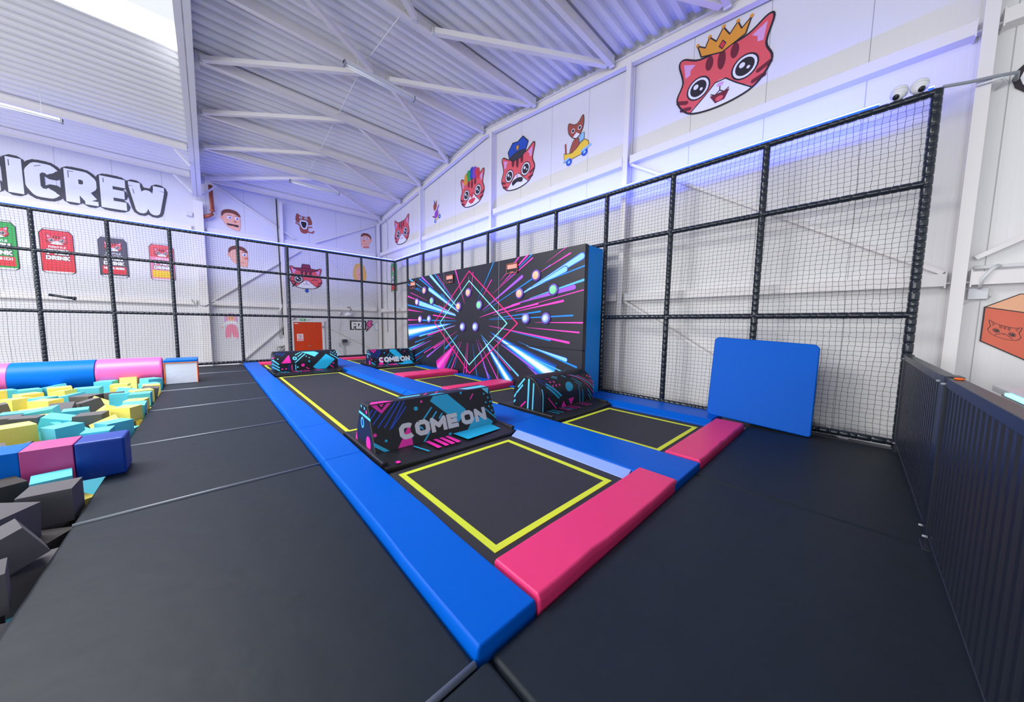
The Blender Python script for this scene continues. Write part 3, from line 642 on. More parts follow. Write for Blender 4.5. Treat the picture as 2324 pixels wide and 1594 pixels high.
def art_near(A):
    for p, w, m in (([(4.07, .48), (4.41, .22)], .036, 'cyan'), ([(4.05, .43), (4.35, .19)], .036, 'cyan'), ([(4.05, .24), (4.29, .01)], .018, 'mag'), ([(4.92, .34), (4.95, .2), (4.96, .02)], .015, 'cyan'), ([(5.03, .27), (5.06, .14), (5.06, .02)], .017, 'cyan'), ([(5.19, .26), (5.36, .08)], .015, 'cyan'), ([(5.23, .14), (5.34, .02)], .015, 'cyan'), ([(4.81, .51), (5.03, .36)], .012, 'cyan'), ([(4.84, .43), (5.01, .32)], .012, 'cyan'),
                    ([(4.77, .60), (4.99, .49), (5.2, .33), (5.42, .14)], .012, 'mag'), ([(4.85, .59), (5.11, .45), (5.33, .30), (5.42, .22)], .012, 'lcyan'), ([(5.01, .55), (5.24, .41), (5.42, .28)], .012, 'mag'), ([(4.31, .60), (4.42, .54)], .012, 'lcyan'), ([(4.36, .62), (4.46, .57)], .012, 'lcyan'), ([(4.15, .58), (4.22, .56)], .014, 'mag'), ([(3.95, .60), (4.1, .50)], .012, 'dblue'), ([(3.93, .54), (4.05, .44)], .012, 'dblue'), ([(4.6, .60), (4.68, .55)], .014, 'lcyan'), ([(5.30, .42), (5.42, .35)], .014, 'mag')): A.stroke(p, w, m, lift=False)
    for c in ((4.2, .5), (4.29, .49), (4.22, .42), (4.31, .42), (4.4, .42), (5.3, .5), (5.37, .47)): A.circle(c, .022, 'mag', ry=.02, lift=False)
    A.circle((4.65, .36), .105, 'cyan', ry=.088, lift=False); A.circle((4.27, .11), .016, 'cyan', lift=False); A.circle((5.39, .05), .015, 'mag', lift=False)
    A.poly([(4.47, .125), (4.55, .015), (4.41, .015)], 'mag', False); A.poly([(4.61, .145), (4.78, .145), (4.69, .02)], 'mag', False)
    A.stroke([(3.925, .40), (3.925, .02)], .03, 'lcyan', lift=False)
def end_near(S):
    S.stroke([(.36, .02), (.38, .54)], .035, 'lcyan'); S.stroke([(.47, .02), (.49, .48)], .028, 'lcyan'); S.stroke([(.12, .36), (.28, .53)], .03, 'lcyan'); S.stroke([(.08, .25), (.24, .42)], .028, 'lcyan'); S.stroke([(.18, .02), (.31, .14)], .025, 'mag'); S.stroke([(.03, .17), (.07, .24)], .03, 'lcyan'); S.stroke([(.02, .08), (.06, .13)], .03, 'lcyan')
bolster(3.88, 5.40, 3.75, 'black printed rounded bolster in front of the near end of the light game wall', art_near, end_near)
def art_far(A):
    A.poly([(1.63, .51), (1.66, .26), (1.43, .26)], 'mag', False); A.poly([(2.57, .49), (2.80, .30), (2.54, .03), (2.29, .04), (2.2, .11)], 'cyan', False); A.poly([(1.92, .63), (2.28, .63), (2.39, .54), (2.26, .41)], 'lcyan', False)
    for p, w, m in (([(1.92, .6), (1.78, .5)], .025, 'lcyan'), ([(1.97, .56), (1.83, .43)], .025, 'lcyan'), ([(2.04, .53), (1.76, .26)], .027, 'lcyan'), ([(1.77, .21), (1.77, .05)], .02, 'lcyan'), ([(1.68, .21), (1.68, .05)], .022, 'mag'), ([(1.24, .37), (1.38, .23)], .036, 'lcyan'), ([(1.23, .27), (1.39, .14)], .036, 'lcyan'), ([(1.23, .18), (1.39, .06)], .036, 'lcyan'), ([(1.44, .49), (1.55, .59)], .018, 'dblue'), ([(1.37, .52), (1.47, .59)], .018, 'dblue'), ([(1.3, .54), (1.4, .61)], .018, 'dblue'), ([(2.68, .49), (2.91, .29)], .022, 'lcyan'), ([(2.66, .13), (2.75, .05)], .022, 'mag'), ([(2.03, .11), (2.1, .05)], .022, 'mag'), ([(1.61, .2), (1.61, .05)], .01, 'dblue')): A.stroke(p, w, m, lift=False)
    for c in ((2.72, .56), (2.82, .57), (2.90, .57), (2.77, .52), (2.87, .52), (2.82, .46), (2.92, .46), (2.88, .41), (2.05, .44), (2.12, .39), (1.36, .39)): A.circle(c, .017, 'lcyan', lift=False)
    A.circle((1.76, .39), .055, 'lcyan', lift=False); A.circle((1.95, .18), .044, 'mag', lift=False); A.circle((2.11, .28), .025, 'cyan', lift=False); A.circle((1.82, .13), .022, 'lcyan', lift=False)
    for c in ((1.45, .1), (1.54, .1), (2.75, .18), (1.25, .43)): A.circle(c, .022, 'mag', lift=False)
    A.circle((1.76, .39), .024, 'black')
def end_far(S): S.stroke([(.2, .05), (.22, .45)], .05, 'lcyan'); S.stroke([(.45, .05), (.45, .5)], .05, 'dblue')
bolster(1.27, 2.88, 11.3, 'black printed rounded bolster at the far end of the long trampoline', art_far, end_far)

# ================================================================ LIGHT GAME WALL
t = thing('light_game_wall', 'tall padded wall printed with neon rays and round light targets, right of the trampolines', 'game wall', (5.8, 7.7, 0))
X0 = 5.515
g = G()
YS = [3.775, 6.39, 9.05, 11.64]
for a, b in zip(YS, YS[1:]):
    for z0, z1 in ((.0, .978), (.984, 3.12)): g.box(X0, X0 + .12, a + .004, b - .004, z0, z1, 'panel')
fr = g.build('front_cover', t, bevel=.012, seg=2)
g = G(); g.box(X0 + .115, 6.17, 3.78, 11.635, 0, 3.112, 'azure'); o = g.build('blue_side', t, bevel=.015)
g = G(); A = Art(g, lambda u, v, h: (X0 - .0008 - h, 11.64 - u, v), step=.00006, box=(.004, 7.86, .005, 3.115))
RAYS = json.loads(''' [[7.92,2.08,8.41,3.11,0.05,"M"],[7.7,2.52,7.72,2.84,0.016,"M"],[7.62,2.22,7.51,2.95,0.024,"M"],[7.27,2.19,6.61,3.11,0.037,"B"],[7.15,2.15,6.69,2.66,0.031,"M"],[7.07,1.87,5.55,2.64,0.079,"P"],[7.01,1.83,5.2,2.56,0.033,"B"],[8.24,1.95,9.94,3.11,0.092,"L"],[8.39,2.11,9.62,3.1,0.043,"B"],[8.37,2.12,9.45,3.06,0.021,"M"],[8.32,1.93,10.69,3.06,0.053,"B"],[8.24,1.85,10.0,2.65,0.124,"L"],[9.74,2.67,10.52,3.1,0.079,"P"],[8.37,1.96,9.24,2.44,0.033,"B"],[10.49,2.72,11.42,3.1,0.063,"C"],[10.42,2.62,11.62,2.94,0.042,"B"],[10.46,2.56,11.13,2.77,0.034,"B"],[10.13,2.27,11.38,2.61,0.026,"M"],[10.71,2.29,11.61,2.49,0.057,"M"],[8.4,1.75,10.74,2.21,0.159,"L"],[8.37,1.72,11.62,2.17,0.057,"B"],[8.42,1.79,9.72,2.12,0.05,"C"],[8.47,1.79,9.39,2.08,0.023,"M"],[10.44,1.88,11.61,1.99,0.05,"M"],[8.42,1.64,9.75,1.77,0.041,"M"],[8.34,1.58,10.55,1.6,0.05,"B"],[10.72,1.61,11.62,1.61,0.053,"M"],[10.21,1.48,11.6,1.42,0.039,"P"],[8.5,1.51,11.62,1.14,0.482,"W"],[8.42,1.44,10.73,1.03,0.054,"C"],[8.42,1.43,10.12,1.08,0.039,"M"],[8.32,1.26,10.4,0.45,0.03,"M"],[8.71,1.06,9.71,0.66,0.041,"M"],[8.99,0.91,10.19,0.33,0.062,"P"],[9.73,1.1,11.08,0.79,0.038,"B"],[9.89,0.92,11.41,0.48,0.067,"P"],[10.35,0.85,11.59,0.51,0.072,"C"],[9.89,0.73,11.25,0.23,0.053,"B"],[10.68,0.36,11.35,0.08,0.018,"M"],[10.47,0.36,11.25,0.01,0.026,"B"],[8.27,1.16,8.99,0.7,0.063,"B"],[8.42,0.87,9.41,0.02,0.563,"G"],[8.32,0.76,8.87,0.06,0.027,"B"],[8.19,0.97,8.61,0.5,0.018,"M"],[8.06,1.0,8.66,0.04,0.039,"M"],[8.24,0.65,8.48,0.13,0.018,"B"],[7.78,0.94,7.97,0.03,0.028,"M"],[7.75,0.95,7.83,0.05,0.034,"M"],[7.52,0.92,7.31,0.03,0.027,"B"],[7.34,1.03,6.79,0.03,0.057,"P"],[7.14,0.45,6.7,0.04,0.02,"B"],[7.26,1.05,6.4,0.05,0.032,"M"],[7.17,1.2,5.93,0.01,0.311,"W"],[7.15,1.21,5.63,0.24,0.051,"C"],[6.86,1.0,5.9,0.34,0.024,"M"],[6.78,1.45,4.12,1.13,0.051,"M"],[5.91,1.32,4.63,1.15,0.031,"B"],[6.8,1.31,4.53,0.37,0.438,"W"],[6.78,1.19,5.13,0.48,0.046,"P"],[5.31,0.5,4.9,0.29,0.056,"P"],[5.36,0.99,4.19,0.76,0.075,"L"],[5.65,1.08,3.91,0.63,0.041,"B"],[5.51,0.81,4.17,0.47,0.032,"C"],[5.37,1.43,3.87,1.35,0.035,"M"],[5.1,1.55,3.74,1.55,0.034,"M"],[6.79,1.61,4.04,1.7,0.035,"B"],[6.79,1.63,4.94,1.8,0.038,"B"],[7.2,1.68,5.62,2.01,0.055,"M"],[5.9,1.98,4.03,2.28,0.101,"P"],[6.59,1.74,5.02,1.98,0.045,"M"],[5.76,1.81,4.3,2.01,0.052,"M"],[5.54,1.91,3.77,2.21,0.024,"M"],[5.29,2.11,3.77,2.41,0.052,"C"],[5.39,2.34,3.75,2.69,0.034,"B"],[5.48,2.26,3.86,2.88,0.122,"L"],[5.24,2.34,4.27,2.67,0.114,"L"],[5.03,2.66,4.14,2.98,0.035,"M"],[4.82,2.86,4.24,3.12,0.018,"M"],[4.97,2.68,4.67,2.8,0.031,"B"],[6.64,2.3,5.21,3.03,0.035,"M"],[6.34,2.6,5.66,3.11,0.041,"M"],[6.34,2.48,5.38,3.11,0.051,"M"],[6.07,2.62,5.24,3.11,0.033,"B"]]''')
def ray(y0, z0, y1, z1, w, m, f0=0.0, cap=True):
    u0, u1 = 11.64 - y0, 11.64 - y1; d = math.hypot(u1 - u0, z1 - z0); nx, ny = -(z1 - z0) / d, (u1 - u0) / d; w0 = w * f0
    p = [(u0 + nx * w0 / 2, z0 + ny * w0 / 2), (u1 + nx * w / 2, z1 + ny * w / 2)]
    if cap: p += [(u1 + (u1 - u0) / d * w / 2 * math.sin(k * PI / 6) + nx * w / 2 * math.cos(k * PI / 6), z1 + (z1 - z0) / d * w / 2 * math.sin(k * PI / 6) + ny * w / 2 * math.cos(k * PI / 6)) for k in range(1, 6)]
    p += [(u1 - nx * w / 2, z1 - ny * w / 2), (u0 - nx * w0 / 2, z0 - ny * w0 / 2)]
    A.poly(p, m)
ramp = lambda n, L: [(k, mat('%s_%d' % (n, i), c, .42)) for i, (k, c) in enumerate(L)]
WR = ramp('print_beam', ((1.35, (26, 40, 84)), (1.2, (14, 62, 144)), (1.05, (0, 88, 208)), (.9, (0, 116, 234)), (.75, (0, 148, 248)), (.62, (52, 174, 250)), (.5, (124, 206, 252)), (.39, (188, 230, 252)), (.28, (234, 244, 252))))
GR = ramp('print_fan', ((1.12, (84, 26, 86)), (1.0, (146, 28, 128)), (.85, (198, 30, 164)), (.62, (230, 38, 184)), (.3, (244, 96, 200))))
order = {'W': 0, 'G': 1, 'B': 3, 'P': 4, 'L': 2, 'C': 5, 'M': 6}
for y0, z0, y1, z1, w, c in sorted(RAYS, key=lambda r: (order[r[5]], -r[4])):
    if c == 'W':
        for k, m in WR: ray(y0 + (y1 - y0) * (1.35 - k) * .10, z0 + (z1 - z0) * (1.35 - k) * .10, y1, z1, w * k, m, cap=False)
    elif c == 'G':
        for k, m in GR: ray(y0, z0, y1 + (1 - k) * .12, z1, w * k, m, cap=False)
    elif c == 'L':
        ray(y0, z0, y1, z1, w * 1.35, 'rD', .25); ray(y0, z0, y1, z1, w, 'rL', .2)
    else: ray(y0, z0, y1, z1, w, {'B': 'rB', 'C': 'rC', 'M': 'rM', 'P': 'rP'}[c], .12)
q = lambda y, z: (11.64 - y, z)
A.stroke([q(7.70, 3.0), q(5.68, 1.52), q(7.67, .05), q(9.66, 1.52)], .032, 'rR', closed=True)
A.stroke([q(7.70, 2.73), q(6.06, 1.52), q(7.68, .30), q(9.31, 1.52)], .030, 'rCy', closed=True)
A.up()
for y in YS[1:3]: A.poly([q(y + .006, 0), q(y - .006, 0), q(y - .006, 3.12), q(y + .006, 3.12)], 'grey')
A.poly([q(11.64, .974), q(3.775, .974), q(3.775, .986), q(11.64, .986)], 'ink')
o = g.build('printed_graphic', t)
TG = [(10.32, 2.62, 'o'), (10.86, 2.25, 'p'), (9.81, 2.24, 'g'), (10.64, 1.63, 'p'), (10.0, 1.64, 'b'), (7.72, 2.39, 'o'), (8.22, 2.01, 'o'), (7.2, 2.02, 'g'), (8.01, 1.40, 'b'), (7.38, 1.41, 'b'), (5.08, 2.62, 'o'), (5.61, 2.24, 'o'), (4.56, 2.26, 'g'), (5.39, 1.64, 'b'), (4.76, 1.64, 'b')]
for y, z, c in TG:
    g = G(); x = X0 - .045; N = 26
    g.tube([(X0, y, z), (X0 - .02, y, z), (X0 - .034, y, z), (x + .004, y, z)], [.135, .135, .128, .09], 'ring', N); tr = g.build('light_target', t, smooth=True)
    g = G(); g.tube([(x + .006, y, z), (x, y, z), (x - .012, y, z)], [.092, .09, .06], {'o': 'lens_o', 'p': 'lens_p', 'g': 'lens_g', 'b': 'lens_b'}[c], N)
    g.tube([(x - .011, y, z), (x - .016, y, z)], [.05, .03], 'lens_w' if c in 'bp' else {'o': 'lens_o', 'g': 'lens_g'}[c], N); g.build('lens', tr, smooth=True)
    ORG[tr.name] = ORG[t.name]
for y in (11.16, 8.70, 5.88):
    g = G(); z = 2.87; g.box(X0 - .03, X0, y - .2, y + .2, z - .12, z + .12, 'dark'); ds = g.build('score_display', t); ORG[ds.name] = ORG[t.name]
    g = G()
    for a, b, c, d in ((-.2, .2, -.12, -.105), (-.2, .2, .105, .12), (-.2, -.185, -.12, .12), (.185, .2, -.12, .12)): g.box(X0 - .038, X0 - .03, y + a, y + b, z + c, z + d, 'brass')
    g.build('frame', ds)
    g = G(); g.box(X0 - .033, X0 - .03, y - .165, y + .165, z - .01, z + .09, 'disp'); g.box(X0 - .033, X0 - .03, y - .05, y + .05, z - .10, z - .08, 'red'); g.build('screen', ds)
# ================================================================ FOAM PIT, BEAMS
g = G(); g.box(-14, -.80, -7, 14.3, -.62, -.56, 'ply'); struct(g.build('trim_2'))
def striped(name, label, make, segs, loc):
    t = thing(name, label, 'beam', loc)
    for x0, x1, m in segs:
        o = make(x0, x1, m, t); o['label'] = {'navy': 'dark blue section', 'plum': 'pink section', 'logblue': 'blue section', 'logpink': 'pink section'}[m]
    return t
def sqseg(x0, x1, m, t):
    g = G(); g.box(x0 + .0005, x1 - .0005, 4.78, 5.10, .0, .36, m); return g.build('vinyl_section', t, bevel=.02 if x1 > -.7 else .006, seg=3)
striped('balance_beam', 'square striped balance beam across the front of the foam pit', sqseg, ((-.95, -.65, 'navy'), (-1.23, -.95, 'plum'), (-1.62, -1.23, 'logblue'), (-1.95, -1.62, 'plum'), (-2.4, -1.95, 'logblue'), (-3.0, -2.4, 'plum'), (-4.0, -3.0, 'logblue')), (-1.5, 4.94, 0))
def logseg(x0, x1, m, t):
    r = .315; prof = [(11.2 - r * math.cos(2 * PI * k / 40), .30 + r * math.sin(2 * PI * k / 40)) for k in range(40)]
    g = G(); g.prism(prof, x0 + .001, x1 - .001, m); return g.build('vinyl_section', t, bevel=.04 if x1 > -1 else .004, seg=3, angle=60)
striped('round_beam', 'thick round pink and blue striped beam across the back of the foam pit', logseg, ((-1.81, -.84, 'logpink'), (-2.84, -1.81, 'logblue'), (-3.85, -2.84, 'logpink'), (-5.0, -3.85, 'logblue')), (-2.5, 11.2, 0))
t = thing('soft_block', 'white quilted soft block with orange edges and blue top beside the round beam', 'soft block', (-.52, 11.1, .03))
g = G(); g.box(-.79, -.25, 10.78, 11.42, .002, .50, 'offwhite'); g.build('white_cover', t, bevel=.012)
g = G(); g.box(-.80, -.24, 10.77, 11.43, .50, .565, 'logblue'); g.build('blue_top', t, bevel=.014)
g = G()
for x in (-.79, -.25): g.tube([(x, 10.775, .005), (x, 10.775, .50)], .010, 'orange', 6); g.tube([(x, 11.42, .005), (x, 11.42, .50)], .010, 'orange', 6)
g.tube([(-.79, 10.775, .497), (-.25, 10.775, .497)], .010, 'orange', 6); g.build('orange_piping', t)
